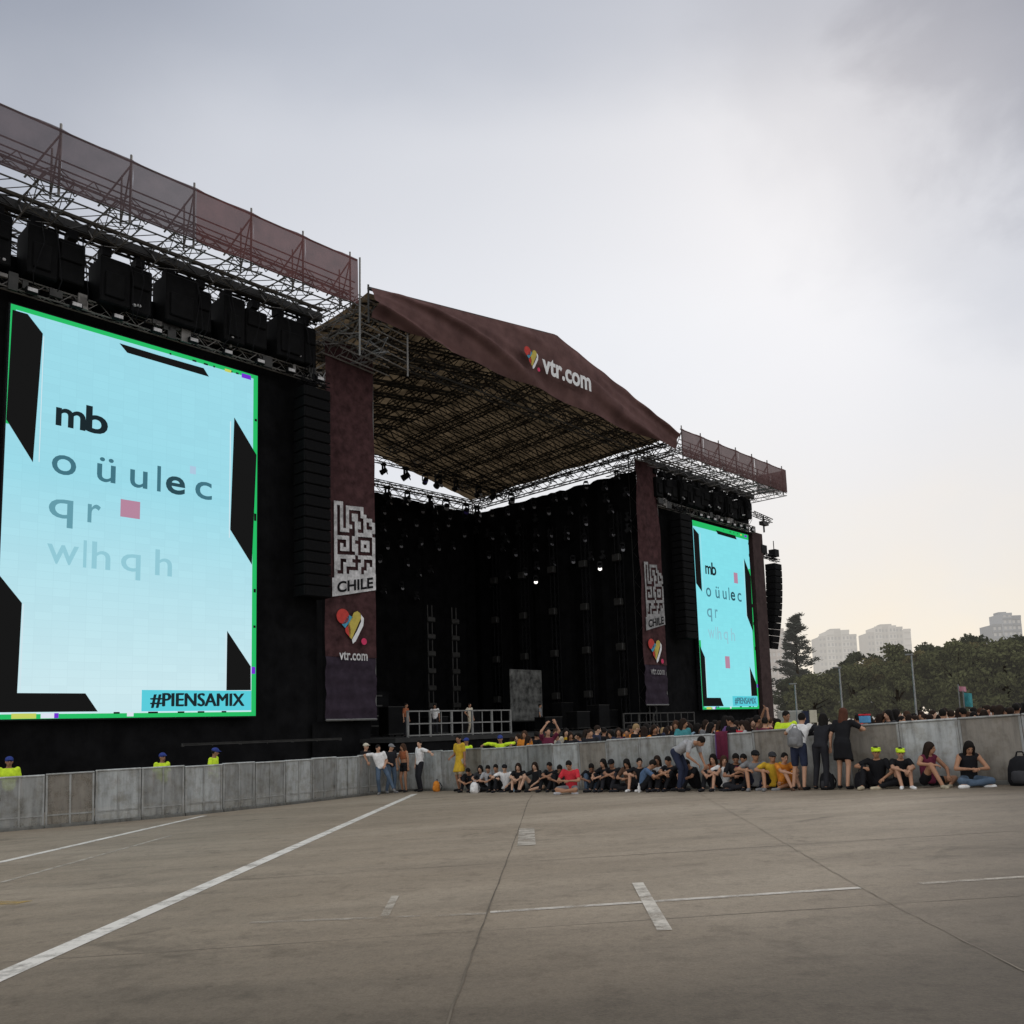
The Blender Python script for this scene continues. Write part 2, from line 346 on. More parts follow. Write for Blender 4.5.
# ------------------------------------------------------------------ the stage. local frame: x along the front, y back into the stage, z up
SO = Vector((-11.2248, 38.2117, CAMZ)); SR = math.atan2(.72391199, .68989233)
SM = Matrix.Translation(SO) @ Matrix.Rotation(SR, 4, 'Z')
def sthing(name, label, cat, x=0, y=0, z=0, group=None, rz=0):
    return thing(name, label, cat, SM @ Vector((x, y, z)), SR+rz, group)
def sbuild(mb, name, mat, label=None, cat=None, group=None, smooth=False, kind=None):
    return tag(mb.build(name, mat, None, smooth, SO, SR), label, cat, group, kind)
BASE = -4.2
def pleats(mb, x0, x1, z0, z1, y=0, amp=.12, step=.35, axis='x'):
    n = int(abs(x1-x0)/step); ph = 0; cols = []
    for i in range(n+1):
        x = x0+(x1-x0)*i/n; ph += R.uniform(.8, 1.9); cols.append((x, y+amp*math.sin(ph), R.uniform(-.06, .06)))
    vs = []
    for (x, yy, dz) in cols:
        for z in (z0, z1+dz): vs.append((x, yy, z) if axis == 'x' else (yy, x, z))
    mb.add(vs, [(2*i, 2*i+2, 2*i+3, 2*i+1) for i in range(n)])

# text: outlines of the built in font, fitted into a box
_gc = {}
def glyphs(txt, bold=0):
    k = (txt, bold)
    if k not in _gc:
        cu = bpy.data.curves.new('lettering', 'FONT'); cu.body = txt; cu.offset = bold; cu.resolution_u = 4
        o = bpy.data.objects.new('lettering', cu); COL.objects.link(o)
        dg = bpy.context.evaluated_depsgraph_get(); dg.update()
        me = bpy.data.meshes.new_from_object(o.evaluated_get(dg))
        v = [x.co[:2] for x in me.vertices]; f = [tuple(p.vertices) for p in me.polygons]
        bpy.data.objects.remove(o); bpy.data.curves.remove(cu); bpy.data.meshes.remove(me)
        x0 = min(p[0] for p in v); x1 = max(p[0] for p in v); y0 = min(p[1] for p in v); y1 = max(p[1] for p in v)
        _gc[k] = ([((p[0]-x0)/(x1-x0), (p[1]-y0)/(y1-y0)) for p in v], f)
    return _gc[k]
def put(mb, txt, x0, x1, z0, z1, y=0, bold=0, sl=0):
    v, f = glyphs(txt, bold)
    mb.add([(x0+(x1-x0)*a, y, z0+(z1-z0)*b+sl*(x1-x0)*a) for a, b in v], f)

# --- LED screens
E_bg = emis('led_picture', (.335, .705, .81), 1, True, (.60, .81, .86), 1, 12)
E_bg2 = emis('led_picture_far', (.235, .74, .82), 1, True, (.27, .77, .83), 1, 12)
E_gr = emis('led_green', (.02, .50, .13)); E_bk = emis('led_black', (.009, .009, .009)); E_pu = emis('led_purple', (.17, .03, .62)); E_ye = emis('led_yellow', (.55, .62, .12)); E_pl = emis('led_pale', (.7, .75, .85)); E_wh = emis('led_white_edge', (.62, .78, .84))
E_cy = emis('led_cyan', (.10, .60, .70)); E_pk = emis('led_pink', (.46, .24, .34)); E_fp = emis('led_faint_pink', (.42, .58, .74))
E_t0 = emis('led_ink', (.012, .022, .027)); E_t1 = emis('led_ink_grey', (.055, .17, .22)); E_t2 = emis('led_ink_pale', (.13, .33, .40)); E_t3 = emis('led_ink_faint', (.29, .58, .67)); E_t1b = emis('led_ink_dark', (.025, .07, .09))
def screen(x0, x1, z0, z1, label, bg, far=False):
    s = sthing('video_screen', label, 'video screen', x0, 0, z0)
    W, H = x1-x0, z1-z0
    def P(pts, y): return [(a*W, y, b*H) for a, b in pts]
    mb = MB(); mb.box(-.06, W+.06, -.02, .25, -.06, H+.06); mb.build('cabinet', M['black'], s)
    mb = MB(); mb.add([(0, -.04, 0), (W, -.04, 0), (W, -.04, H), (0, -.04, H)], [(0, 1, 2, 3)]); mb.build('picture', bg, s)
    mb = MB(); t = .017*W; y = -.055
    if not far:
        mb.box(0, W, y, y+.01, H-t, H); mb.box(0, t, y, y+.01, H*.70, H-t)
    else:
        mb.box(0, W, y, y+.01, H-.03*H, H); mb.box(0, t*1.5, y, y+.01, .0, H*.36)
    mb.box(W-t*(1.2 if not far else 2), W, y, y+.01, t, H*.80 if far else H-t); mb.box(0, W, y, y+.01, 0, t)
    mb.build('green_border', E_gr, s)
    y = -.075
    def G(pts):
        g = MB(); g.poly(P(pts, y)); g.build('black_graphic', E_bk, s)
    tl = [(.005, .985), (.056, .985), (.11, .946), (.093, .616), (-.0, .709)]
    if far: tl = [(.0, .96), (.03, .95), (.09, .93), (.09, .62), (0, .66)]
    G(tl)
    G([(.39, .978), (.55, .976), (.744, .976), (.768, .955), (.422, .958)])
    G([(.887, .855), (.995, .758), (.976, .431), (.873, .524)])
    G([(0, .333), (.075, .272), (.071, .0605), (.301, .0605), (.347, .016), (0, .016)])
    G([(.864, .236), (.974, .139), (.975, .072), (.863, .071)])
    for k in range(16):          # broken pixels nibbling the border
        g = MB()
        e = R.choice('rbt'); a = R.uniform(.05, .95); l = R.uniform(.006, .022)
        if e == 'r': g.box(W*.985, W*.996, y-.003, y, a*H, (a+l)*H)
        elif e == 'b': g.box(a*W, (a+l*2)*W, y-.003, y, .010*H, .0145*H)
        else: g.box((.5+a*.45)*W, (.5+a*.45+l)*W, y-.003, y, H*.987, H*.992)
        g.build('border_gap', E_bk, s)
    for (a, b, c, d) in ((.112, .115, .62, .94), (.8675, .872, .50, .84), (.077, .082, .065, .27), (.857, .862, .075, .23)): 
        wh = MB(); wh.box(a*W, b*W, y, y+.002, c*H, d*H); wh.build('bright_edge', E_wh, s)
    for (mt, a, b, c, d) in ((E_pu, .92, .965, .981, .994), (E_ye, .84, .87, .985, .993), (E_ye, .055, .135, .001, .013), (E_pl, .15, .195, .001, .013), (E_pu, .195, .21, .001, .013), (E_pu, .978, .995, .118, .138), (E_pl, .455, .48, .003, .014)):
        q = MB(); q.box(a*W, b*W, y-.012, y-.006, c*H, d*H); q.build('colour_patch', mt, s)
    def line(name, mat, items, bold):
        for (ch, a, b, c, d) in items:
            q = MB(); put(q, ch, a*W, b*W, c*H, d*H, -.08, bold); q.build('letter', mat, s)
    line('lettering', E_t0, [('m', .165, .272, .721, .768), ('b', .272, .355, .720, .790)], .022)
    line('lettering', E_t1, [('o', .157, .243, .598, .648), ('ü', .319, .389, .598, .662), ('u', .445, .514, .598, .645), ('l', .553, .568, .598, .668), ('c', .714, .788, .598, .648)], .008)
    line('lettering', E_t1b, [('e', .589, .671, .598, .648)], .018)
    line('lettering', E_t2, [('q', .152, .237, .466, .536), ('r', .289, .337, .488, .536)], .008)
    line('lettering', E_t3, [('w', .151, .262, .374, .422), ('l', .278, .290, .372, .441), ('h', .309, .378, .372, .441), ('q', .418, .494, .353, .420), ('h', .552, .621, .372, .441)], .008)
    for (mt, a, b, c, d) in (((E_pk, .411, .487, .515, .561), (E_fp, .69, .716, .664, .686)) if not far else ((E_pk, .67, .74, .70, .76), (E_pk, .42, .50, .22, .285))):
        q = MB(); q.box(a*W, b*W, y-.004, y, c*H, d*H); q.build('pink_square', mt, s)
    q = MB(); q.box(.510*W, .977*W, y-.009, y-.004, .0155*H, .070*H); cb = q.build('caption_box', E_cy, s)
    q = MB(); put(q, '#PIENSAMIX', .543*W, .940*W, .024*H, .0625*H, y-.012, 0); put(q, '#PIENSAMIX', .549*W, .946*W, .0245*H, .063*H, y-.015, 0); put(q, '#PIENSAMIX', .546*W, .943*W, .0235*H, .062*H, y-.018, 0); q.build('caption_text', E_t0 if not far else E_t1, cb)
    return s
screen(-10.15, 0, .75, 16.05, 'large lit video screen on the near left of the stage, pale blue picture', E_bg)
screen(36, 44.3, .75, 14.8, 'smaller looking lit cyan video screen on the far right of the stage', E_bg2, True)

# --- scaffold wings that carry the screens
def wing(x0, x1, ztop, zm0, zm1, zb, label, mat, side):
    s = sthing('scaffold_wing', label, 'scaffold')
    mb = MB(); pleats(mb, x0, x1, BASE, zb, .45, .07, .5); mb.build('black_backing', M['drape'], s)
    mb = MB(); mb.box(x0, x1, .7, 3.2, BASE, zb-3); mb.build('dark_core', M['drape'], s)
    # main girder over the boxes
    mb = MB(); mb.truss((x0, .1, ztop), (x1, .1, ztop), .5, .55, .07, .9); mb.box(x0, x1, -.16, .34, ztop-.18, ztop+.12); mb.build('main_girder', M['dark_alu'], s)
    mb = MB(); mb.truss((x0, 2.6, ztop), (x1, 2.6, ztop), .5, .5, .05, .9); mb.build('rear_girder', M['dark_alu'], s)
    n = round((x1-x0)/2.65)
    for i in range(n+1):
        x = x0+.3+(x1-x0-.6)*i/n
        mb = MB(); mb.truss((x, 3.4, ztop-.15), (x, -2.9, zm0+.12), 1.0, .62, .035, .6)
        mb.tube((x+.5, -2.9, zm0), (x+.5, .2, zm1+.2), .03); mb.tube((x-.5, -2.9, zm0+.3), (x-.5, 2, ztop+.4), .03)
        mb.build('cantilever_truss', M['pipe'], s)
        mb = MB(); mb.tube((x, -2.85, zm0-.25), (x, -2.85, zm1+.32), .05); mb.tube((x, -2.0, zm0), (x, -2.0, zm1-.2), .04)
        mb.tube((x, -2.0, zm0+.1), (x, -2.85, zm1-.1), .035); mb.tube((x-1.0, -2.4, zm0+.2), (x, -2.85, zm1-.1), .035); mb.build('mesh_post', M['pipe'], s)
    mb = MB()
    for z, y in ((zm0+.05, -2.3), (zm0+.25, -2.7), (zm0+.65, -2.7), (zm0+.95, -2.6), (zm0+.2, -1.2), (zm0+.5, -.6), (zm0+.1, -2.8), (zm0+.45, -2.75), (zm0+.85, -2.2), (zm0+1.15, -2.8), (zm0+.3, -1.9), (zm1-.02, -2.95)): mb.tube((x0, y, z), (x1, y, z), .035 if z < zm1-.1 else .05)
    k = int((x1-x0)/1.3)
    for i in range(k):
        a = x0+(x1-x0)*i/k; b = x0+(x1-x0)*(i+1)/k
        mb.tube((a, -2.78, zm0+(.1 if i % 2 else .85)), (b, -2.78, zm0+(.85 if i % 2 else .1)), .022, n=3)
        mb.tube((a, -2.0, zm0+(.85 if i % 2 else .2)), (b, -2.0, zm0+(.2 if i % 2 else .85)), .022, n=3)
    for i in range(k*2):
        a = x0+(x1-x0)*i/(k*2); b = x0+(x1-x0)*(i+1)/(k*2); c, d = (zm0+.05, zm0+.95) if i % 2 else (zm0+.95, zm0+.05)
        mb.tube((a, -2.65, c), (b, -2.65, d), .022, n=3); mb.tube((a, -1.2, zm0+.2), (b, -2.3, zm0+.05), .02, n=3)
    mb.build('handrail', M['pipe'], s)
    # mesh cloth along the front edge
    for bay in range(n):
        a_ = x0+.3+(x1-x0-.6)*bay/n if bay else x0; b_ = x0+.3+(x1-x0-.6)*(bay+1)/n if bay < n-1 else x1
        mb = MB(); vs = []; k = 6
        for i in range(k+1):
            x = a_+(b_-a_)*i/k; yo = -3.05+.05*math.sin(2*PI*i/k)
            for j in range(4): vs.append((x, yo+R.uniform(-.02, .02), zm0+(zm1-zm0)*j/3+(-.10*math.sin(PI*i/k)*R.uniform(.3, 1) if j == 0 else -.05*math.sin(PI*i/k) if j == 3 else 0)))
        mb.add(vs, [(4*i+j, 4*i+4+j, 4*i+5+j, 4*i+1+j) for i in range(k) for j in range(3)])
        mb.build('shade_mesh', mat[0] if a_ < -7 else mat[1], s)
    return s
wl = wing(-20, 3.4, 20.0, 19.55, 21.75, 18.2, 'long near scaffold wing left of the stage with grey mesh awning', (M['mesh'], see_thru('shade_mesh_wine', (.17, .080, .078), .10)), -1)
wr = wing(30.4, 45.6, 18.25, 17.95, 19.8, 16.6, 'far scaffold wing right of the stage with brown mesh awning', (M['mesh_red'], M['mesh_red']), 1)
mb = MB(); mb.add([(45.6, -3.05, 17.95), (45.6, -.4, 18.4), (45.6, -.4, 19.9), (45.6, -3.05, 19.8)], [(0, 1, 2, 3)]); mb.build('shade_mesh', M['mesh'], wr)
mb = MB(); mb.truss((45.4, 0, 16.8), (47.4, -.6, 16.3), .3, .3, .04); mb.tube((46.6, -.3, 16.7), (46.6, -.3, 15.3), .08); mb.box(46.2, 47.1, -.5, -.1, 15.9, 16.2); mb.build('outrigger', M['dark_alu'], wr)
mb = MB()
for p, q in (((3.55, -3.0, 21.9), (3.5, -3.0, 17.1)),): mb.tube(p, q, .055)
mb.build('corner_post', M['rail'], wl)
mb = MB()
for i in range(7):
    z = 20.1-i*.42
    mb.tube((3.5, -2.9, z), (6.5, -2.9, z-.35), .03)
    mb.tube((3.5, -1.5, z), (6.4, -1.5, z-.2), .03)
mb.tube((6.4, -2.95, 19.1), (6.38, -2.95, 16.9), .055)
mb.truss((3.2, 0, 18.4), (6.4, 0, 18.2), .7, .7, .04); mb.truss((3.4, -2.8, 18.7), (3.4, 2.5, 18.9), .7, .7, .04)
for i in range(9): mb.tube((3.4+i*.36, -2.9, 20.0-i*.04), (3.7+i*.33, .3, 17.8), .025)
mb.build('access_scaffold', M['pipe'], wl)
mb = MB(); mb.box(45.0, 46.7, -.05, .4, BASE, 15.2); sbuild(mb, 'side_cloth', M['side_cloth'], 'dark brown cloth strip hanging right of the far video screen', 'cloth')

# --- row of black boxes hung under the girders, with little fittings below
def V3(*a): return Vector(a)
def boxes(xs, wd, z0, z1, zg, labels, grp):
    for i, x in enumerate(xs):
        dz = R.uniform(-.12, .12)
        s = sthing('hanging_box', labels(i), 'hanging box', x, -.55, z0+dz, grp)
        H = z1-z0
        c1 = R.uniform(-.12, .2)*wd; o1 = R.uniform(-.25, .12); o2 = R.uniform(-.35, .2)
        mb = MB(); mb.bevbox(-wd/2, c1, o1, 1.1, .1, H-R.uniform(0, .3), .05); mb.bevbox(-wd*.42, c1-.12*wd, o1-.1, o1+.1, .35, H*.6, .03); mb.build('case', M['black_box'], s)
        mb = MB(); mb.bevbox(c1+.04, wd/2, o2, 1.1, .1+R.uniform(0, .35), H+R.uniform(-.4, .1), .05); mb.bevbox(c1+.1, wd*.45, o2-.1, o2+.1, H*.5, H*.8, .03); mb.build('case', M['black_box'], s)
        for _ in range(3):
            xa = R.uniform(-.45, .45)*wd; mb = MB(); mb.path([V3(xa, -.2, H), V3(xa+.05, -.45, H*.6), V3(xa+R.uniform(-.3, .3), -.4, .05), V3(xa+R.uniform(-.3, .3), -.2, -.3)], .022, 4); mb.build('cable', M['black'], s)
        for sx in (-.32, .32):
            mb = MB(); mb.box(sx*wd-.18, sx*wd+.18, .2, .7, H, H+.35); mb.tube((sx*wd, .45, H), (sx*wd, .45, zg-z0-dz-.2), .07); mb.build('hanging_bracket', M['black'], s)
        xo = R.uniform(-.35, .3)*wd
        for k in range(R.choice([1, 2, 2])):
            mb = MB(); mb.ball((xo+k*.2, -.14, .38+R.uniform(-.06, .06)), .09, .06, .07, 6, 4); mb.build('fitting', M['print_white'], s)
boxes([-19.3+2.62*i for i in range(9)], 2.1, 16.95, 19.2, 20, lambda i: 'black hanging box below the left girder, %s' % (['outside the frame']*3+['at the left picture edge, first in the row', 'second in the row from the left edge', 'third in the row from the left edge', 'fourth in the row from the left edge', 'fifth in the row from the left edge', 'last in the row, beside the maroon banner'])[i], 'black boxes hung over the near screen')
boxes([31.6+1.9*i for i in range(7)], 1.6, 15.6, 17.4, 18.25, lambda i: 'small black hanging box above the far screen, %s in the row' % ['nearest the maroon banner, first', 'second', 'third', 'fourth', 'fifth', 'sixth', 'rightmost'][i], 'black boxes hung over the far screen')
def floodlights(x0, x1, z, n, where):
    for i in range(n):
        x = x0+(x1-x0)*i/(n-1)
        s = sthing('flood_light', 'small pale flood light on the bar just above the %s screen' % where, 'flood light', x, -.5, z+R.uniform(-.05, .05), 'flood lights over the %s screen' % where)
        mb = MB(); mb.bevbox(-.22, .22, -.1, .1, -.1, .12, .03); mb.tube((0, 0, .1), (0, .3, .45), .04); mb.build('lamp_body', M['black'], s)
        mb = MB(); mb.box(-.17, .17, -.115, -.104, -.06, .08); mb.build('lamp_glass', M['print_white'], s)
floodlights(-9.6, 3.0, 16.55, 9, 'near'); floodlights(36.4, 44.2, 15.15, 9, 'far')
for (x0, x1, z, lab) in ((-20, 3.3, 16.75, 'near'), (31, 45, 15.3, 'far')):
    s = sthing('lighting_bar', 'slim cluttered truss bar running above the %s video screen' % lab, 'truss')
    mb = MB(); mb.truss((x0, -.2, z), (x1, -.2, z), .3, .45, .03, .5); mb.build('lattice', M['pipe'], s)
    for k in range(int((x1-x0)*1.3)):
        mb = MB(); x = R.uniform(x0, x1); mb.box(x, x+R.uniform(.1, .5), -.45, -.34, z-R.uniform(-.1, .35), z+R.uniform(.15, .4)); mb.build('junction_box', M[R.choice(['dark_alu', 'dark_alu', 'pipe'])], s)

# --- banners on the two towers
def heart(s, cx, cz, r, y):
    def blob(mat, pts):
        q = MB(); q.poly([(cx+a*r, y, cz+b*r) for a, b in pts]); q.build('heart_mark', mat, s)
    def circ(mat, a0, b0, rr, n=18, dy=0, kx=1):
        q = MB(); q.poly([(cx+(a0+kx*rr*math.cos(2*PI*k/n))*r, y-dy, cz+(b0+rr*math.sin(2*PI*k/n))*r) for k in range(n)]); q.build('heart_mark', mat, s)
    circ(M['p_red'], -.55, .52, .42)
    blob(M['p_blue'], [(-.62, .06), (-.14, .62), (.12, .50), (-.40, -.12)])
    blob(M['p_yel'], [(-.22, .02), (.18, .78), (.42, .88), (.62, .76), (.66, .5), (.02, -.72), (-.12, -.6)])
    blob(M['p_red'], [(-.40, -.14), (-.12, .12), (-.02, -.30), (-.10, -.62), (-.38, -.35)])
    blob(M['p_white'], [(.66, .70), (.86, .5), (.82, .1), (.30, -.80), (.10, -.96), (.04, -.74), (.40, -.2), (.66, .3)])
    circ(M['p_pink'], .86, -.80, .19, 14)
MAZE = ["###...........",
        "#.#.######....",
        "#.#.#....#....",
        "#.#.#.##.##...",
        "#.#.#.##..###.",
        "#.#.#..##.#.##",
        "#.#.##.##.#..#",
        "#.###..#..####",
        "#......######.",
        "#####.##.....#",
        "#...#.#..###.#",
        "#.#.#.##.#.#.#",
        "#.###.##.###.#",
        "#......#.....#",
        "#######.######",
        "##..##...#...#",
        "##.####.##.#.#",
        "##.#....#..###",
        "#..#.####.####",
        "##############"]
def banner(x0, x1, z0, z1, label, zs, ink='print_white'):
    s = sthing('banner', label, 'banner', x0, -.25, 0)
    W = x1-x0; zc = z0+(z1-z0)*.16
    def cloth(name, mat, a, b, parent, y=0):
        mb = MB(); n, k = 8, 24; vs = []
        for j in range(k+1):
            for i in range(n+1): vs.append((W*i/n, y+.05*math.sin(i*1.3+j*.5)+.03*math.sin(j*1.1), a+(b-a)*j/k))
        mb.add(vs, [(j*(n+1)+i, j*(n+1)+i+1, (j+1)*(n+1)+i+1, (j+1)*(n+1)+i) for j in range(k) for i in range(n)])
        return mb.build(name, mat, parent, True)
    cloth('cloth', M['banner'], zc, z1, s); cloth('lower_cloth', M['banner_low'], z0, zc, s)
    mb = MB(); mb.tube((0, -.02, z0), (W, -.02, z0), .05); mb.tube((0, .05, z1), (W, .05, z1), .06); mb.tube((W+.04, .1, z0), (W+.04, .1, z1), .04); mb.build('hanging_rail', M['rail'], s)
    q = MB(); y = -.12                      # the white maze emblem, stepped outline, with a slanting name plate below it
    nx, nz = len(MAZE[0]), len(MAZE); lo, hi, a, b = zs
    cw, ch = (b-a)/nx, (hi-lo)/nz
    for j, row in enumerate(MAZE):
        for i, c in enumerate(row):
            if c == '#':
                sh = .30*(hi-lo)/nz*(nx/2-i)*-.25
                q.add([(a+i*cw, y, hi-(j+1)*ch+sh), (a+(i+1)*cw+.01, y, hi-(j+1)*ch+sh), (a+(i+1)*cw+.01, y, hi-j*ch+.01+sh), (a+i*cw, y, hi-j*ch+.01+sh)], [(0, 1, 2, 3)])
    q.build('maze_logo', M[ink], s)
    q = MB(); ph = .8; q.add([(a-.12, y-.005, lo-ph-.22), (b+.02, y-.005, lo-ph+.32), (b+.02, y-.005, lo+.3), (a-.12, y-.005, lo-.12)], [(0, 1, 2, 3)]); pl = q.build('name_plate', M[ink], s)
    q = MB(); put(q, 'CHILE', a+.15, b-.15, lo-ph-.02, lo-.28, y-.02, .03, .2); q.build('plate_lettering', M['black'], pl)
    cz = lo-ph-1.55; heart(s, W/2-.08, cz, .86, y)
    q = MB(); put(q, 'vtr.com', W/2-.78, W/2+.85, cz-1.62, cz-1.2, y-.01, .02); q.build('lettering', M[ink], s)
banner(3.45, 6.35, .5, 18.9, 'tall maroon banner with white maze emblem between near screen and stage', (7.25, 10.95, .42, 2.82))
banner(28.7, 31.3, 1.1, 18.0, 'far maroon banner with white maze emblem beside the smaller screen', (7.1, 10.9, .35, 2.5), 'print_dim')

# --- speaker arrays
def array(x, y, ztop, n, ch, wd, label, curve=0, tilt=0):
    s = sthing('line_array', label, 'speaker array', x, y, ztop, None, tilt)
    mb = MB(); mb.truss((-wd*.55, .3, .35), (wd*.55, .3, .35), .3, .2, .03); mb.tube((0, .3, .4), (0, .3, 2.0), .04); mb.build('rigging_frame', M['black'], s)
    z = 0; ya = 0; first = None
    for i in range(n):
        a = curve*i/n
        if first is None:
            mb = MB(); mb.bevbox(-wd/2, wd/2, 0, .9, -ch+.035, 0, .03); mb.box(-wd/2+.06, wd/2-.06, -.012, .01, -ch+.07, -.035)
            mb.mi = [0]*(len(mb.f)-6)+[1]*6
            o = first = mb.build('speaker_cabinet', [M['black_box'], M['grille']], s)
        else:
            o = first.copy(); COL.objects.link(o); o.parent = s
        o.location = (0, ya, z); o.rotation_euler = (a, 0, 0)
        z -= ch*math.cos(a); ya += ch*math.sin(a)
array(2.55, -1.0, 15.9, 19, .52, 1.45, 'tall black speaker array hanging between near screen and maroon banner')
array(33.6, -1.0, 14.7, 18, .50, 1.4, 'black speaker array hanging between far banner and far screen')
array(48.7, -.3, 12.9, 13, .56, 1.25, 'slim speaker array hanging against the sky at the right end', .25)
s = sthing('speaker_boom', 'black boom arm holding the rightmost speaker array against the sky', 'boom')
mb = MB(); mb.truss((46.2, .2, 13.5), (49.2, .2, 13.5), .35, .3, .05); mb.build('arm', M['black'], s)
mb = MB(); mb.box(46.4, 47.3, -.1, .5, 13.6, 14.3); mb.build('chain_hoist', M['black'], s)
mb = MB(); mb.box(48.7, 49.4, -.1, .5, 13.6, 14.2); mb.build('chain_hoist', M['black'], s)
mb = MB()
for z in range(0, 12): mb.tube((44.8, 1.0, z), (46.8, .6, z+1), .05)
mb.truss((46.4, .5, BASE), (46.4, .5, 13.6), .5, .5, .05); mb.build('tower', M['dark_alu'], s)

mb = MB(); pleats(mb, 3.0, 6.2, BASE, .45, .1, .06, .4); sbuild(mb, 'skirt_cloth', M['drape'], 'black cloth skirt under the near maroon banner', 'cloth')
# --- drapes, deck and roof of the stage itself
mb = MB(); pleats(mb, 5.4, 30.1, BASE, 17.5, 16.75, .13, .45); sbuild(mb, 'back_drape', M['drape'], 'black pleated cloth closing the back of the stage', 'drape')
mb = MB(); pleats(mb, .4, 17.0, BASE, 17.45, 29.6, .13, .45, 'y'); sbuild(mb, 'side_drape', M['drape'], 'black cloth wall along the far right side of the stage', 'drape')
mb = MB(); pleats(mb, .4, 17.0, BASE, 17.7, 6.0, .13, .45, 'y'); sbuild(mb, 'side_drape', M['drape'], 'black cloth wall along the left side of the stage, behind the near banner', 'drape')
s = sthing('stage_platform', 'low black stage floor with dark skirt behind the crowd barrier', 'stage')
mb = MB(); mb.box(5.6, 30, -2.6, 16.9, -.62, -.42); mb.build('floor', M['deck'], s)
mb = MB(); pleats(mb, 5.6, 30, BASE, -.6, -2.5, .06, .4); mb.build('skirt', M['drape'], s)
def railing(x0, x1, y, z0, z1, n, label, m='rail'):
    s = sthing('guard_railing', label, 'railing')
    for i in range(n+1):
        mb = MB(); x = x0+(x1-x0)*i/n; mb.box(x-.05, x+.05, y-.04, y+.04, z0, z1); mb.build('post', M[m], s)
    for z in (z0+.08, (z0+z1)/2, z1-.03):
        mb = MB(); mb.box(x0, x1, y-.06, y-.042, z-.03, z+.03); mb.build('rail', M[m], s)
    for i in range(n):
        mb = MB(); x = x0+(x1-x0)*(i+.5)/n; mb.box(x-.02, x+.02, y-.03, y-.0, z0, z1); mb.build('stile', M[m], s)
railing(6.5, 13.4, -2.4, -.40, .84, 5, 'grey metal railing of square bays along the stage lip, left')
railing(23.2, 31.0, -2.4, -.62, .55, 5, 'dim metal railing along the stage lip by the far banner', 'dark_alu')
railing(-4.2, 3.0, -2.0, -.42, -.3, 3, 'low grey bar below the near banner behind the barrier', 'dark_alu')
s = sthing('stage_roof', 'gabled maroon stage roof on truss towers with drooping front cloth', 'roof')
def rz(x, y):    # underside height of the canopy
    k = (y+3)/20
    if x < 17.4: t = (x-4.0)/13.4; return (20.35-.9*k)+(22.1-.9*k-(20.35-.9*k))*t
    t = (x-17.4)/12.4; return (22.1-.9*k)+((19.25-.45*k)-(22.1-.9*k))*t
mb = MB(); n, k = 36, 22; vs = []
for j in range(k+1):
    for i in range(n+1):
        x = 4+25.8*i/n; y = -2.95+20.2*j/k; vs.append((x, y, rz(x, y)-.12*abs(math.sin(j*PI/5.5))+R.uniform(-.03, .03)))
mb.add(vs, [(j*(n+1)+i, j*(n+1)+i+1, (j+1)*(n+1)+i+1, (j+1)*(n+1)+i) for j in range(k) for i in range(n)])
mb.build('canopy', M['canopy'], s, True)
for j in range(11):
    y = -2.5+17.2*j/10
    mb = MB()
    mb.truss((4.2, y, rz(4.2, y)-.55), (17.4, y, rz(17.4, y)-.55), .5, .7, .045, .8); mb.truss((17.4, y, rz(17.4, y)-.55), (29.6, y, rz(29.6, y)-.55), .5, .7, .045, .8)
    mb.build('rafter_truss', M['dark_alu'], s)
for i in range(11):
    x = 5.2+24*i/10
    mb = MB(); mb.truss((x, -2.6, rz(x, -2.6)-.5), (x, 15.4, rz(x, 15.4)-.5), .35, .5, .04, .6); mb.build('purlin_truss', M['dark_alu'], s)
for y in (-1.5, 16.9):
    mb = MB(); mb.truss((4.6, y, 18.6 if y < 0 else 17.95), (29.8, y, 18.2 if y < 0 else 18.0), .6, .8, .05, .9); mb.build('eave_truss', M['dark_alu'] if y < 0 else M['alu'], s)
for x in (5.2, 29.75):
    mb = MB(); mb.truss((x, -2.6, 18.35), (x, 17, 18.25), .5, .7, .05, .8); mb.build('eave_truss', M['alu'], s)
for (x, y) in ((5.0, .6), (30.1, .6), (5.0, 17.4), (30.1, 17.4)):
    mb = MB(); mb.truss((x, y, BASE), (x, y, 18.8), .8, .8, .05, 1); mb.build('tower', M['dark_alu'], s)
# the sagging front cloth: folds swing down from the gable towards the middle
mb = MB(); n, k = 220, 30; vs = []
for i in range(n+1):
    a = i/n; x = 4.1+25.2*a; top = 20.55+(22.38-20.55)*min(a/.53, 1) if a < .53 else 22.38-(22.38-19.45)*(a-.53)/.47
    bot = 19.12-.55*a/.5 if a < .5 else 18.57-.60*(a-.5)/.5
    bot += .05*math.sin(a*31)
    for j in range(k+1):
        b = j/k; z = top+(bot-top)*b
        u = a-.53; d_ = abs(u); ph = (b-2.5*a if u < 0 else b-2.5*.53-1.5*u)*8.0
        f = (.55*math.sin(ph)+.30*math.sin(2*ph+.7)+.16*math.sin(3.1*ph+a*9))*.30*min(1, d_*6)*min(1, b*4+.2)
        f += .035*math.sin(a*70+b*5)*(1-b)+.05*math.sin(a*23-b*11)*b
        vs.append((x, -3.15-.25*math.sin(PI*b)-abs(f)*.4+f*.8, z))
mb.add(vs, [(i*(k+1)+j, i*(k+1)+j+1, (i+1)*(k+1)+j+1, (i+1)*(k+1)+j) for i in range(n) for j in range(k)])
fc = mb.build('front_cloth', M['fascia'], s, True)
q = MB(); put(q, 'vtr.com', 15.35, 19.65, 19.36, 20.36, -3.78, .03); q.build('lettering', M['p_white'], s)
hs = link('heart_emblem', None, s); heart(hs, 14.5, 19.93, .62, -3.78)
mb = MB()
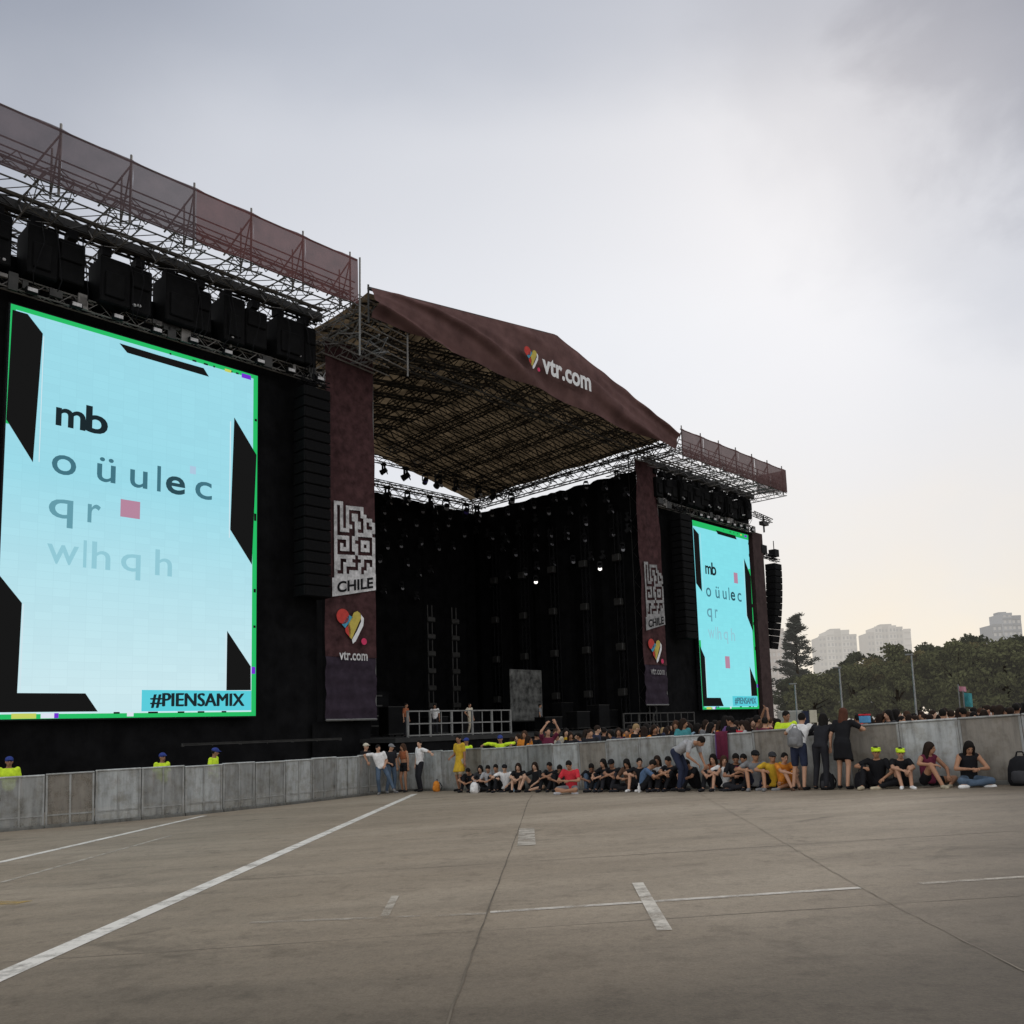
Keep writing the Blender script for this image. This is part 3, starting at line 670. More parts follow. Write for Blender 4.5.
for a, b in (((4.1, -2.9, 20.62), (17.45, -2.9, 22.46)), ((17.45, -2.9, 22.46), (29.3, -2.9, 19.55))): mb.tube(a, b, .1, n=6)
mb.tube((4.1, -2.9, 18.9), (4.1, -2.9, 20.8), .06); mb.build('ridge_edge', M['dark_alu'], s)

# --- lamps under the roof and along the drapes
ORDN = ['first', 'second', 'third', 'fourth', 'fifth']
spot_mb = MB(); spot_mb.box(-.16, .16, -.16, .16, .42, .56)
for sx in (-.2, .2): spot_mb.box(sx-.03, sx+.03, -.06, .06, .0, .44)
spot_mb.bm((lambda b: (bmesh.ops.create_cone(b, cap_ends=True, segments=10, radius1=.2, radius2=.15, depth=.5), bmesh.ops.rotate(b, verts=b.verts, matrix=Matrix.Rotation(rad(65), 3, 'X')), b)[2])(bmesh.new()))
sp_me = spot_mb.mesh('stage_light', noisy('lamp_housing', (.014, .014, .015), .3, 3, .7, .15))
len_mb = MB(); len_mb.add([(.17*math.cos(t*PI/5), -.24+.05*math.sin(t*PI/5), -.11+.16*math.sin(t*PI/5)) for t in range(10)], [tuple(range(10))])
lens_me = [len_mb.mesh('lens', noisy('lens_glass', (.30, .30, .32), .3, 3, .3, .4)), len_mb.mesh('lens', noisy('lens_violet', (.05, .04, .22), .3, 3, .15, .8)), len_mb.mesh('lens', emis('lit_lens', (1, .95, .9), 2.2))]
def spot(x, y, z, kind=0, sc=1, label='small dark moving stage light hung in the shade of the stage', grp='unlit stage lights', rot=0):
    o = link('stage_light', sp_me); tag(o, label, 'stage light', grp)
    o.location = SM @ Vector((x, y, z)); o.rotation_euler = (rot, 0, SR+(-.84 if kind == 2 else R.uniform(-.8, .8))); o.scale = (sc,)*3
    l = link('lens', lens_me[kind], o)
for (y, z) in ((11.0, 17.9), (14.5, 17.5)):
    t = sthing('lighting_truss', 'black lighting truss hung across the stage %s' % {11.0: 'in front of the other', 14.5: 'nearest the back'}[y], 'truss')
    mb = MB(); mb.truss((7.5, y, z), (28.6, y, z), .4, .4, .035); mb.build('lattice', M['dark_alu'], t)
    for i in range(12): spot(8.4+i*1.78+R.uniform(-.4, .4), y, z-.75, 1 if R.random() < .3 else 0, R.uniform(.9, 1.25))
for (z, n) in ((16.7, 10), (15.4, 10), (14.4, 9), (13.4, 9), (11.6, 9)):
    for i in range(n):
        spot(29.0+R.uniform(-.3, .1), 1.0+i*1.65+R.uniform(-.5, .5), z+R.uniform(-.5, .5), 0, .8)
for (z, n) in ((16.6, 9), (15.5, 9), (14.4, 8), (13.5, 7), (12.0, 7), (10.2, 6)):
    for i in range(n): spot(15+i*1.6+R.uniform(-.5, .5), 16.0, z+R.uniform(-.4, .4), 0, .8)
for i, y in enumerate((1.6, 4.6, 7.6, 10.6, 13.6)):
    t = sthing('lighting_tower', 'faint dark lattice tower against the far side drape, %s from the front' % ORDN[i], 'truss', 28.9, y, -.42)
    mb = MB(); mb.truss((0, 0, 0), (0, 0, 15+.4*(i % 2)), .4, .4, .03, .6); mb.build('lattice', M['black'], t)
    for k in range(4):
        mb = MB(); mb.bevbox(-.45, -.1, -.3, .3, 2.2+k*3.1, 2.7+k*3.1, .04); mb.build('blinder', M['dark_alu'], t)
spot(27.3, 8, 10.4, 2, .8, 'lit white stage light low in the middle of the dark stage', None); spot(27.2, 2.0, 10.5, 2, .8, 'lit white stage light near the far banner', None)
for x in (20.3, 22.6):
    t = sthing('light_ladder', 'thin vertical ladder of small lamps standing on the dark stage, %s' % ('left of the pair' if x < 21 else 'right of the pair'), 'lamp ladder', x, 12, -.42)
    mb = MB(); mb.tube((0, 0, 0), (0, 0, 9), .05); mb.tube((.4, 0, 0), (.4, 0, 9), .05); mb.build('frame', M['dark_alu'], t)
    for k in range(7):
        mb = MB(); mb.bevbox(-.15, .55, -.2, 0, .6+k*1.2, .95+k*1.2, .04); mb.build('lamp', M['dark_alu'], t)

# --- gear on the deck
s = sthing('backdrop_panel', 'grey mottled square panel standing on the dark stage', 'panel', 22.2, 6, -.42)
mb = MB(); mb.bevbox(0, 3.15, 0, .08, .7, 4.15, .02); mb.build('panel', M['grey_panel'], s)
mb = MB(); mb.tube((.2, .3, 0), (.2, .1, 4.0), .05); mb.tube((2.9, .3, 0), (2.9, .1, 4.0), .05); mb.tube((0, -.02, .7), (3.15, -.02, .7), .05); mb.build('stand', M['dark_alu'], s)
def flightcase(x, y, w, d, h, z=-.42, lab='', mat='black_box', strip='rail'):
    s = sthing('flight_case', lab, 'flight case', x, y, z)
    mb = MB(); mb.bevbox(0, w, 0, d, .1, h, .03); mb.build('case', M[mat], s)
    for z_ in (.14, h-.02):
        mb = MB(); mb.box(-.012, w+.012, -.012, d+.012, z_-.015, z_+.015); mb.build('edge_trim', M['dark_alu'], s)
    for a in (.12, w-.12):
        for b in (.12, d-.12):
            mb = MB(); mb.tube((a, b, 0), (a, b, .12), .06, n=8); mb.build('castor', M['black'], s)
places = ['left end of the deck', 'second from the left of the deck', 'behind the left railing', 'just right of the railing', 'left of the grey panel', 'right of the grey panel', 'mid stage right', 'far stage right', 'next to the far banner', 'in front of the far side drape']
for i, (x, y, ww, h) in enumerate([(7.2, 4, 1.3, 1.4), (9.0, 6, 1.8, 1.0), (11.2, 5, 1.2, 1.7), (14.2, 5, 1.5, 1.1), (18.2, 6.5, 1.7, 1.5), (26.2, 5, 1.2, 1.9), (20.5, 1.5, 1.6, .9), (23.2, 1.2, 1.3, 1.2), (25.2, 1.0, 1.1, 1.6), (27.4, 2.2, 1.4, 1.3)]):
    flightcase(x, y, ww, .9, h, lab='dark wheeled flight case, %s' % places[i])
for i, (x, z) in enumerate([(7.0, 1.6), (9.6, 1.55), (12.0, 1.55)]):
    s = sthing('stage_riser', 'dark rack of shelves with pale slats at the left of the stage, %s' % ['left', 'middle', 'right'][i], 'rack', x, 8, -.42)
    mb = MB(); mb.box(0, 1.6, 0, .8, 0, 2.7); mb.build('rack_body', M['drape'], s)
    for k in range(4):
        mb = MB(); mb.box(.2, 1.1, -.03, -.003, .6+k*.6, .68+k*.6); mb.build('slat', M['dark_alu'], s)

# ------------------------------------------------------------------ people
def V(*a): return Vector(a)
def ik(a, b, l1, l2, hint):
    """elbow / knee position between a and b"""
    d = b-a; L = min(d.length, (l1+l2)*.995); n = d.normalized(); b = a+n*L
    x = (l1*l1-l2*l2+L*L)/(2*L); h = math.sqrt(max(0, l1*l1-x*x))
    hv = (hint-n*hint.dot(n)).normalized()
    return a+n*x+hv*h, b
def ringv(c, lat, fwd, rx, ry, n=14):
    return [c+lat*(rx*math.cos(2*PI*i/n))+fwd*(ry*math.sin(2*PI*i/n)) for i in range(n)]
def limb(mb, a, b, r1, r2):
    mb.tube(a, b, r1, r2, n=12); mb.ball(a, r1, r1, r1, 12, 8); mb.ball(b, r2, r2, r2, 12, 8)
def remesh(mb, vox, name):
    me = mb.mesh(name, [None] if False else []); o = bpy.data.objects.new('tmp', me); COL.objects.link(o)
    md = o.modifiers.new('r', 'REMESH'); md.mode = 'VOXEL'; md.voxel_size = vox
    sm = o.modifiers.new('s', 'SMOOTH'); sm.iterations = 3; sm.factor = .5
    dg = bpy.context.evaluated_depsgraph_get(); dg.update()
    r = bpy.data.meshes.new_from_object(o.evaluated_get(dg)); r.name = name
    bpy.data.objects.remove(o); bpy.data.meshes.remove(me)
    r.polygons.foreach_set('use_smooth', [True]*len(r.polygons)); return r
def hand(mb, w, d, up, curl=.5):
    """palm with four unequal bent fingers and a thumb leaving the side of the palm"""
    d = d.normalized(); s = d.cross(up).normalized(); up = s.cross(d).normalized()
    MM = Matrix((s, d, up)).transposed()
    mb.ball(w+d*.045, .040, .055, .016, 10, 6, MM)
    for k, (o, l) in enumerate(((-.030, .062), (-.010, .074), (.011, .068), (.030, .052))):
        p = w+d*.088+s*o; q = p+(d*math.cos(curl*.5)-up*math.sin(curl*.5))*l*.5; r_ = q+(d*math.cos(curl*1.4)-up*math.sin(curl*1.4))*l*.5
        mb.tube(p-d*.02, q, .0095, .0088, 6); mb.tube(q, r_, .0088, .0070, 6); mb.ball(q, .0088, .0088, .0088, 6, 4); mb.ball(r_, .007, .007, .007, 6, 4)
    p = w+d*.03-s*.034; q = p+(d*.7-s*.7)*.034; r_ = q+(d*.95-s*.15-up*.2)*.03
    mb.tube(p, q, .012, .0105, 6); mb.tube(q, r_, .0105, .008, 6); mb.ball(q, .0105, .0105, .0105, 6, 4)

POSE = {}
def pose(name, pelvis, chest, neck, hands, feet, elbows=None, knees=None, look=(0, 0), toes=None, hip=.09, sh=.18):
    POSE[name] = dict(pelvis=V(*pelvis), chest=V(*chest), neck=V(*neck), hands=hands, feet=feet, elbows=elbows or ((-.4, .6, -.2), (.4, .6, -.2)),
                      knees=knees or ((-.1, -1, 0), (.1, -1, 0)), look=look, toes=toes or ((-.25, -1, 0), (.25, -1, 0)), hip=hip, sh=sh)
# facing -y; left hand/foot first (x<0)
pose('stand', (0, 0, .93), (0, .01, 1.26), (0, .015, 1.44), ((-.27, -.02, .84), (.27, -.02, .84)), ((-.11, .03, .09), (.11, .03, .09)))
pose('stand_turn', (.03, 0, .93), (.01, .0, 1.26), (0, -.01, 1.44), ((-.16, -.22, 1.02), (.27, -.02, .84)), ((-.13, .05, .09), (.12, -.04, .09)), look=(.2, .5))
pose('hip', (.03, 0, .93), (0, .0, 1.26), (0, .0, 1.44), ((-.2, -.03, 1.0), (.28, -.05, .85)), ((-.12, .03, .09), (.14, -.02, .09)), elbows=((-1, .3, 0), (.4, .6, -.2)), look=(.1, -.4))
pose('reach', (0, 0, .93), (.01, .0, 1.26), (.02, .0, 1.44), ((-.24, -.05, .86), (.66, .1, 1.24)), ((-.12, .03, .09), (.11, .0, .09)), look=(.05, .5))
pose('leg_out', (0, .05, .90), (-.08, .06, 1.22), (-.10, .05, 1.40), ((-.44, .1, 1.08), (.12, -.1, .96)), ((-.06, .0, .09), (.46, -.28, .10)), elbows=((-1, .3, -.2), (.4, .6, -.2)), knees=((-.1, -1, 0), (.3, -1, .2)), look=(.1, .6))
pose('lean', (0, .1, .93), (0, -.05, 1.24), (0, -.12, 1.41), ((-.30, -.40, 1.20), (.30, -.40, 1.20)), ((-.13, .22, .09), (.13, .18, .09)), elbows=((-1, .1, -.5), (1, .1, -.5)), look=(.1, .15))
pose('lean_one', (0, .08, .93), (0, -.02, 1.25), (0, -.07, 1.43), ((-.26, -.36, 1.22), (.28, .02, .86)), ((-.10, .18, .09), (.13, .05, .09)), elbows=((-1, .1, -.5), (.5, .6, -.2)), look=(0, -.3))
pose('bend', (0, .1, .90), (.0, -.24, 1.08), (.0, -.42, 1.10), ((-.16, -.50, .66), (.16, -.52, .62)), ((-.12, .0, .09), (.12, .05, .09)), elbows=((-.6, .5, 0), (.6, .5, 0)), look=(.9, 0))
pose('guard', (0, 0, .93), (0, -.02, 1.26), (0, -.04, 1.44), ((-.50, -.26, 1.39), (.50, -.26, 1.39)), ((-.13, .03, .09), (.13, .03, .09)), elbows=((-1, .5, .2), (1, .5, .2)), look=(.1, .3))
pose('up', (0, 0, .93), (0, .0, 1.27), (0, .0, 1.45), ((-.12, -.22, 1.80), (.16, -.22, 1.82)), ((-.11, .03, .09), (.11, .03, .09)), elbows=((-1, -.5, -.2), (1, -.5, -.2)), look=(-.15, 0))
pose('knees', (0, .12, .12), (0, .14, .45), (0, .08, .62), ((-.06, -.36, .40), (.07, -.36, .38)), ((-.10, -.42, .08), (.10, -.40, .08)), elbows=((-1, .0, -.3), (1, .0, -.3)), knees=((-.1, -.2, 1), (.1, -.2, 1)), look=(.15, 0))
pose('tuck', (0, .12, .12), (0, .05, .43), (0, -.05, .57), ((-.10, -.34, .32), (.10, -.34, .30)), ((-.12, -.38, .08), (.12, -.36, .08)), elbows=((-1, .0, -.1), (1, .0, -.1)), knees=((-.15, -.2, 1), (.15, -.2, 1)), look=(.7, .1))
pose('cross', (0, .10, .12), (0, .08, .45), (0, .02, .62), ((-.07, -.24, .34), (.07, -.24, .34)), ((.16, -.26, .07), (-.16, -.30, .07)), elbows=((-1, .3, -.4), (1, .3, -.4)), knees=((-1, -.45, .12), (1, -.45, .12)), look=(.5, 0), toes=((1, -.3, 0), (-1, -.3, 0)))
pose('legs', (0, .12, .12), (0, .18, .45), (0, .14, .62), ((-.18, -.16, .26), (.16, -.18, .26)), ((-.10, -.70, .08), (.12, -.68, .09)), elbows=((-1, .3, -.2), (1, .3, -.2)), knees=((-.1, 0, 1), (.1, 0, 1)), look=(.2, -.4), toes=((-.2, -.4, .8), (.2, -.4, .8)))
pose('one_knee', (0, .10, .12), (.03, .12, .45), (.03, .07, .62), ((-.14, -.24, .44), (.22, -.20, .22)), ((-.14, -.42, .08), (.16, -.30, .07)), elbows=((-1, .2, -.1), (1, .4, -.1)), knees=((-.15, -.2, 1), (1, -.5, .1)), look=(.1, .5), toes=((-.2, -1, 0), (-1, -.4, 0)))
pose('fold', (0, .1, .12), (0, .10, .45), (0, .04, .62), ((.10, -.30, .42), (-.10, -.32, .40)), ((-.13, -.40, .08), (.13, -.38, .08)), elbows=((-1, -.3, .1), (1, -.3, .1)), knees=((-.2, -.2, 1), (.2, -.2, 1)), look=(.35, -.1))
pose('lean_back', (0, .10, .12), (-.02, .2, .44), (-.02, .2, .62), ((-.32, .26, .06), (.16, -.1, .36)), ((-.12, -.52, .08), (.16, -.36, .07)), elbows=((-1, .6, .1), (1, .3, 0)), knees=((-.1, -.1, 1), (.8, -.4, .6)), look=(0, -.4))

class Fig: pass
def figure(P, fem=False):
    f = Fig(); f.pel, f.ch, f.nk = P['pelvis'], P['chest'], P['neck']
    sp = (f.ch-f.pel).normalized(); lat = V(1, 0, 0)-sp*sp.x; f.lat = lat.normalized(); f.fwd = sp.cross(f.lat); f.fwd = -f.fwd if f.fwd.y > 0 else f.fwd; f.sp = sp
    up = (f.nk-f.ch).normalized(); f.up2 = up
    l2 = (V(1, 0, 0)-up*up.x).normalized(); f.lat2 = l2
    f2 = up.cross(l2); f.fwd2 = -f2 if f2.y > 0 and abs(f2.y) > .2 else f2
    sw = P['sh']*(.9 if fem else 1)
    f.shl = [f.nk-up*.055-l2*sw, f.nk-up*.055+l2*sw]
    f.hip = [f.pel-f.lat*P['hip'], f.pel+f.lat*P['hip']]
    f.elb = []; f.wri = []; f.kne = []; f.ank = []
    for i in (0, 1):
        e, w_ = ik(f.shl[i], V(*P['hands'][i]), .29, .255, V(*P['elbows'][i])); f.elb.append(e); f.wri.append(w_)
        k, a = ik(f.hip[i], V(*P['feet'][i]), .43, .425, V(*P['knees'][i])); f.kne.append(k); f.ank.append(a)
    f.toe = [a+V(*P['toes'][i]).normalized()*.15+V(0, 0, -.045 if abs(P['toes'][i][2]) < .1 else 0) for i, a in enumerate(f.ank)]
    pt, yw = P['look']
    b = V(0, -1, 0)
    f.hf = V(math.sin(yw)*math.cos(pt), -math.cos(yw)*math.cos(pt), -math.sin(pt)).normalized()
    f.hl = V(math.cos(yw), math.sin(yw), 0); f.hu = f.hl.cross(f.hf); f.hu = -f.hu if f.hu.z < 0 else f.hu
    f.hc = f.nk+(up*.5+f.hu*.5).normalized()*.125+f.hf*.025
    f.HM = Matrix((f.hl, -f.hf, f.hu)).transposed()
    return f
def torso_rings(f, g=0, fem=False, low=0):
    w1 = .150 if fem else .142
    c0 = f.pel
    R_ = []
    for (t, rx, ry) in ((-.10-low, w1*.82, .095), (.0, w1+.012, .112), (.30, .132 if fem else .138, .096), (.62, .140 if fem else .150, .105), (1, .150 if fem else .168, .112)):
        R_.append(ringv(f.pel+(f.ch-f.pel)*t, f.lat, f.fwd, rx+g, ry+g))
    R_.append(ringv(f.ch+(f.nk-f.ch)*.55, f.lat2, f.fwd2, (.150 if fem else .172)+g*.8, .088+g))
    R_.append(ringv(f.ch+(f.nk-f.ch)*.9, f.lat2, f.fwd2, .085+g*.6, .062+g*.6))
    return R_
def fwdmb(): return MB()
def build_fig(key, fem, shirt, legs, hair):
    """meshes shared by every copy of this figure"""
    P = POSE[key]; f = figure(P, fem)
    b = MB(); b.loft(torso_rings(f, 0, fem))
    b.tube(f.ch+(f.nk-f.ch)*.7, f.hc-f.hu*.04, .056, .050, 12)
    b.ball(f.hc+f.hu*.015+f.hf*-.008, .074, .094, .100, 16, 12, f.HM); b.ball(f.hc-f.hu*.055+f.hf*.022, .054, .062, .058, 14, 10, f.HM)
    b.ball(f.hc+f.hf*.098-f.hu*.018, .014, .022, .022, 8, 6, f.HM)
    for s in (-1, 1): b.ball(f.hc+f.hl*.077*s-f.hu*.01-f.hf*-.0, .012, .022, .032, 8, 6, f.HM)
    for i in (0, 1):
        limb(b, f.shl[i], f.elb[i], .050, .040); limb(b, f.elb[i], f.wri[i], .040, .027)
        limb(b, f.hip[i], f.kne[i], .082, .056); limb(b, f.kne[i], f.ank[i], .054, .036); limb(b, f.ank[i]-V(0, 0, .03), f.toe[i], .036, .03)
    body = remesh(b, .017, 'body')
    h = MB()
    for i in (0, 1):
        d = (f.wri[i]-f.elb[i]); hand(h, f.wri[i]-d.normalized()*.01, d, V(0, -.3, 1) if abs(d.normalized().z) < .8 else V(0, -1, 0), .9)
    # hands become part of the same body mesh
    bm = bmesh.new(); bm.from_mesh(body); tmp = h.mesh('t', []); bm.from_mesh(tmp); bm.to_mesh(body); bm.free(); bpy.data.meshes.remove(tmp)
    body.polygons.foreach_set('use_smooth', [True]*len(body.polygons))
    out = {'body': body}
    s = MB()
    if shirt != 'none':
        R_ = torso_rings(f, .016, fem, .06 if shirt != 'crop' else 0)
        if shirt == 'crop': R_ = R_[3:]
        s.loft(R_)
        for i in (0, 1):
            if shirt in ('tee', 'dress'): limb(s, f.shl[i], f.shl[i]+(f.elb[i]-f.shl[i])*.62, .066, .060)
            elif shirt in ('long',): limb(s, f.shl[i], f.elb[i], .066, .054); limb(s, f.elb[i], f.wri[i]-(f.wri[i]-f.elb[i])*.06, .054, .040)
            else: limb(s, f.shl[i]-(f.shl[i]-f.nk)*.25, f.shl[i]+(f.elb[i]-f.shl[i])*.06, .052, .05)
        if shirt == 'dress':
            kn = (f.kne[0]+f.kne[1])/2; s.loft([ringv(f.pel+f.sp*.1, f.lat, f.fwd, .165, .128), ringv(f.pel, f.lat, f.fwd, .178, .140), ringv(f.pel+(kn-f.pel)*.8, f.lat, f.fwd, .215, .165)])
        out['shirt' if shirt != 'dress' else 'dress'] = remesh(s, .019, 'shirt')
    if legs != 'none':
        t = MB(); t.loft(torso_rings(f, .012, fem)[:3])
        for i in (0, 1):
            if legs == 'long': limb(t, f.hip[i], f.kne[i], .096, .070); limb(t, f.kne[i], f.ank[i]+(f.kne[i]-f.ank[i])*.06, .068, .052)
            elif legs == 'short': limb(t, f.hip[i], f.hip[i]+(f.kne[i]-f.hip[i])*.85, .097, .082)
            else: limb(t, f.hip[i], f.hip[i]+(f.kne[i]-f.hip[i])*.38, .096, .09)
        out['trousers' if legs == 'long' else 'shorts'] = remesh(t, .019, 'trousers')
    q = MB()
    if hair in ('short', 'cap', 'band', 'bandlong'):
        q.ball(f.hc-f.hf*.018+f.hu*.030, .084, .098, .102, 14, 10, f.HM)
    else:
        q.ball(f.hc-f.hf*.020+f.hu*.030, .090, .102, .106, 14, 10, f.HM)
    if hair in ('long', 'bandlong'):
        dn = (f.nk-f.hc).normalized(); dn = (dn*.4+V(0, 0, -1)*.6).normalized()
        for (lx, fx, l, r1, r2) in ((0, -.06, .34, .070, .055), (-.075, -.01, .30, .036, .026), (.075, -.01, .30, .036, .026)):
            p = f.hc+f.hl*lx+f.hf*fx; p2 = p+dn*l*.5-f.hf*.02; p3 = p2+dn*l*.5-f.hf*.0
            limb(q, p, p2, r1, r1); limb(q, p2, p3, r1, r2)
    if hair == 'bun': q.ball(f.hc-f.hf*.09+f.hu*.09, .05, .05, .05)
    out['hair'] = remesh(q, .016, 'hair')
    if hair == 'cap':
        c = MB(); c.ball(f.hc-f.hf*.008+f.hu*.052, .092, .106, .080, 14, 10, f.HM); c.ball(f.hc+f.hf*.105+f.hu*.05, .07, .065, .012, 12, 6, f.HM); out['cap'] = remesh(c, .014, 'cap')
    if hair in ('band', 'bandlong'):
        c = MB(); n = 20
        c.loft([[f.hc+f.HM @ V(.092*math.cos(2*PI*k/n), .109*math.sin(2*PI*k/n), z) for k in range(n)] for z in (.028, .105)])
        c.ball(f.hc+f.hf*.11+f.hu*.06, .085, .05, .03, 12, 6, f.HM); out['headband'] = c.mesh('headband', [])
    sh = []
    for i in (0, 1):
        c = MB(); limb(c, f.ank[i]-(V(0, 0, .035) if abs(P['toes'][i][2]) < .1 else V(0, 0, .0)), f.toe[i], .046, .040)
        sh.append(remesh(c, .02, 'shoe'))
    out['shoe'] = sh
    e = MB()
    out['eye'] = []
    for sx in (-1, 1):
        e = MB(); e.ball(f.hc+f.hf*.080+f.hl*.031*sx+f.hu*.012, .013, .009, .008, 8, 6, f.HM); out['eye'].append(e.mesh('eye', []))
    e = MB(); e.ball(f.hc+f.hf*.083-f.hu*.058, .022, .006, .006, 8, 6, f.HM); out['mouth'] = e.mesh('mouth', [])
    for k, m_ in out.items():
        for x in (m_ if isinstance(m_, list) else [m_]):
            x.materials.clear(); x.materials.append(M['black'])
    return out
_fig = {}
CLOTH = {'black': (.010, .010, .012), 'dark': (.018, .018, .022), 'charcoal': (.04, .04, .044), 'grey': (.20, .20, .205), 'pale grey': (.36, .36, .37), 'white': (.72, .71, .70), 'red': (.55, .035, .05), 'maroon': (.13, .02, .045), 'yellow': (.55, .35, .03), 'orange': (.62, .22, .03),
         'navy': (.022, .028, .055), 'blue': (.08, .13, .22), 'light blue': (.28, .40, .50), 'jeans': (.075, .11, .16), 'green': (.06, .16, .08), 'brown': (.10, .055, .035), 'beige': (.42, .36, .26), 'pink': (.52, .24, .30), 'purple': (.14, .07, .20), 'hivis': (.62, .85, .04), 'teal': (.06, .26, .28), 'cream': (.55, .50, .40), 'rust': (.28, .09, .04)}
HAIRC = {'black': (.010, .008, .007), 'dark brown': (.022, .013, .009), 'brown': (.055, .028, .016), 'fair': (.30, .20, .10), 'auburn': (.08, .03, .018)}
SKIN = [(.46, .26, .17), (.38, .20, .12), (.30, .155, .095), (.52, .32, .22)]
_cm = {}
def cmat(c, kind):
    k = (c, kind)
    if k not in _cm:
        v = {'cloth': CLOTH, 'hair': HAIRC}[kind][c] if kind != 'skin' else SKIN[c]
        _cm[k] = noisy('%s_%s' % (c, kind), v, .22 if kind != 'skin' else .1, 9, .85 if kind != 'skin' else .5, .2, bump=.15 if kind == 'cloth' else 0)
    return _cm[k]
EYE = noisy('eye_dark', (.015, .01, .008), .1, 3, .3); LIP = noisy('lip', (.22, .07, .06), .1, 3, .5)
def setmat(o, m):
    o.material_slots[0].link = 'OBJECT'; o.material_slots[0].material = m
def person(x, y, rot, h, key, label, fem=False, shirt='tee', sc='black', legs='long', lc='dark', hair='short', hcol='black', skin=0, shoe='dark', capc='navy', group=None, face=True, dz=0):
    k = (key, fem, shirt, legs, hair)
    if k not in _fig: _fig[k] = build_fig(*k)
    F_ = _fig[k]
    p = thing('person', label, 'person', (x, y, gz(x, y)+dz), rad(rot), group); p.scale = (h/1.70,)*3
    for nm, me in F_.items():
        if nm in ('eye', 'mouth') and not face: continue
        for q in (me if isinstance(me, list) else [me]):
            o = link(nm, q, p)
            setmat(o, {'body': lambda: cmat(skin, 'skin'), 'hair': lambda: cmat(hcol, 'hair'), 'shirt': lambda: cmat(sc, 'cloth'), 'dress': lambda: cmat(sc, 'cloth'), 'trousers': lambda: cmat(lc, 'cloth'), 'shorts': lambda: cmat(lc, 'cloth'),
                       'shoe': lambda: cmat(shoe, 'cloth'), 'cap': lambda: cmat(capc, 'cloth'), 'headband': lambda: cmat('hivis', 'cloth'), 'eye': lambda: EYE, 'mouth': lambda: LIP}[nm]())
    return p

# ------------------------------------------------------------------ crowd barrier of steel panels
def sheet(name, c, alpha=0):
    m, nt = new_mat(name); L = nt.links.new; tc = nd(nt, 'ShaderNodeTexCoord'); oi = nd(nt, 'ShaderNodeObjectInfo')
    va = nd(nt, 'ShaderNodeVectorMath', operation='ADD'); L(tc.outputs['Object'], va.inputs[0]); L(oi.outputs['Location'], va.inputs[1])
    mp = nd(nt, 'ShaderNodeMapping'); mp.inputs['Scale'].default_value = (5, 5, .7); L(va.outputs[0], mp.inputs[0])
    n = nd(nt, 'ShaderNodeTexNoise', i_Scale=1.6, i_Detail=7, i_Roughness=.65); L(mp.outputs[0], n.inputs[0])
    n2 = nd(nt, 'ShaderNodeTexNoise', i_Scale=3.5, i_Detail=6, i_Roughness=.7); L(va.outputs[0], n2.inputs[0])
    r = ramp(nt, n.outputs['Fac'], [(.28, tuple(x*.62 for x in c)), (.5, c), (.75, tuple(x*1.28 for x in c))])
    r2 = ramp(nt, n2.outputs['Fac'], [(.32, (.68, .64, .58)), (.55, (1, 1, 1))])
    x = nd(nt, 'ShaderNodeMix', data_type='RGBA', blend_type='MULTIPLY'); x.inputs[0].default_value = 1; L(r.outputs[0], x.inputs[6]); L(r2.outputs[0], x.inputs[7])
    sp = nd(nt, 'ShaderNodeSeparateXYZ'); L(tc.outputs['Object'], sp.inputs[0])
    r3 = ramp(nt, sp.outputs[2], [(0, (.5, .48, .45)), (.16, (.86, .85, .84)), (.5, (1, 1, 1))])        # darker towards the foot
    y = nd(nt, 'ShaderNodeMix', data_type='RGBA', blend_type='MULTIPLY'); y.inputs[0].default_value = 1; L(x.outputs[2], y.inputs[6]); L(r3.outputs[0], y.inputs[7])
    b = nd(nt, 'ShaderNodeBsdfPrincipled', i_Roughness=.6, i_Metallic=.15); L(y.outputs[2], b.inputs['Base Color'])
    out = nd(nt, 'ShaderNodeOutputMaterial'); last = b.outputs[0]
    if alpha:
        t = nd(nt, 'ShaderNodeBsdfTransparent'); q = nd(nt, 'ShaderNodeMixShader', i_0=alpha); L(last, q.inputs[1]); L(t.outputs[0], q.inputs[2]); last = q.outputs[0]
    L(last, out.inputs[0]); return m
SH = {'light': ((.45, .465, .46), 'pale grey'), 'mid': ((.31, .315, .305), 'mid grey'), 'dark': ((.225, .23, .22), 'dark grey'), 'brown': ((.245, .222, .19), 'brownish grey')}
SHM = {k: (sheet('sheet_'+k, v[0]), sheet('grille_'+k, tuple(x*1.2 for x in v[0]), .42)) for k, v in SH.items()}
WL = [(-19.0, 19.3), (-17.96, 19.73), (-16.93, 20.15), (-15.89, 20.58), (-14.85, 20.99), (-13.81, 21.4), (-12.77, 21.81), (-11.76, 22.3), (-10.76, 22.81), (-9.87, 23.48), (-9.0, 24.19), (-8.24, 24.99), (-7.61, 25.91), (-6.98, 26.84), (-6.38, 27.79), (-5.83, 28.76), (-5.28, 29.74), (-4.73, 30.71), (-4.2, 31.7)]
WR = [(-4.2, 31.7), (-3.24, 31.11), (-2.48, 30.28), (-1.77, 29.41), (-1.05, 28.53), (-0.34, 27.66), (0.37, 26.79), (1.09, 25.91), (1.8, 25.04), (2.52, 24.17), (3.27, 23.33), (4.05, 22.52), (4.84, 21.7), (5.62, 20.89), (6.42, 20.1), (7.23, 19.31), (8.07, 18.56), (8.95, 17.85), (9.83, 17.14), (10.75, 16.5), (11.68, 15.85), (12.6, 15.2)]
ORD = ['first', 'second', 'third', 'fourth', 'fifth', 'sixth', 'seventh', 'eighth', 'ninth', 'tenth', 'eleventh', 'twelfth', 'thirteenth', 'fourteenth', 'fifteenth', 'sixteenth', 'seventeenth', 'eighteenth', 'nineteenth', 'twentieth', 'twenty-first', 'twenty-second']
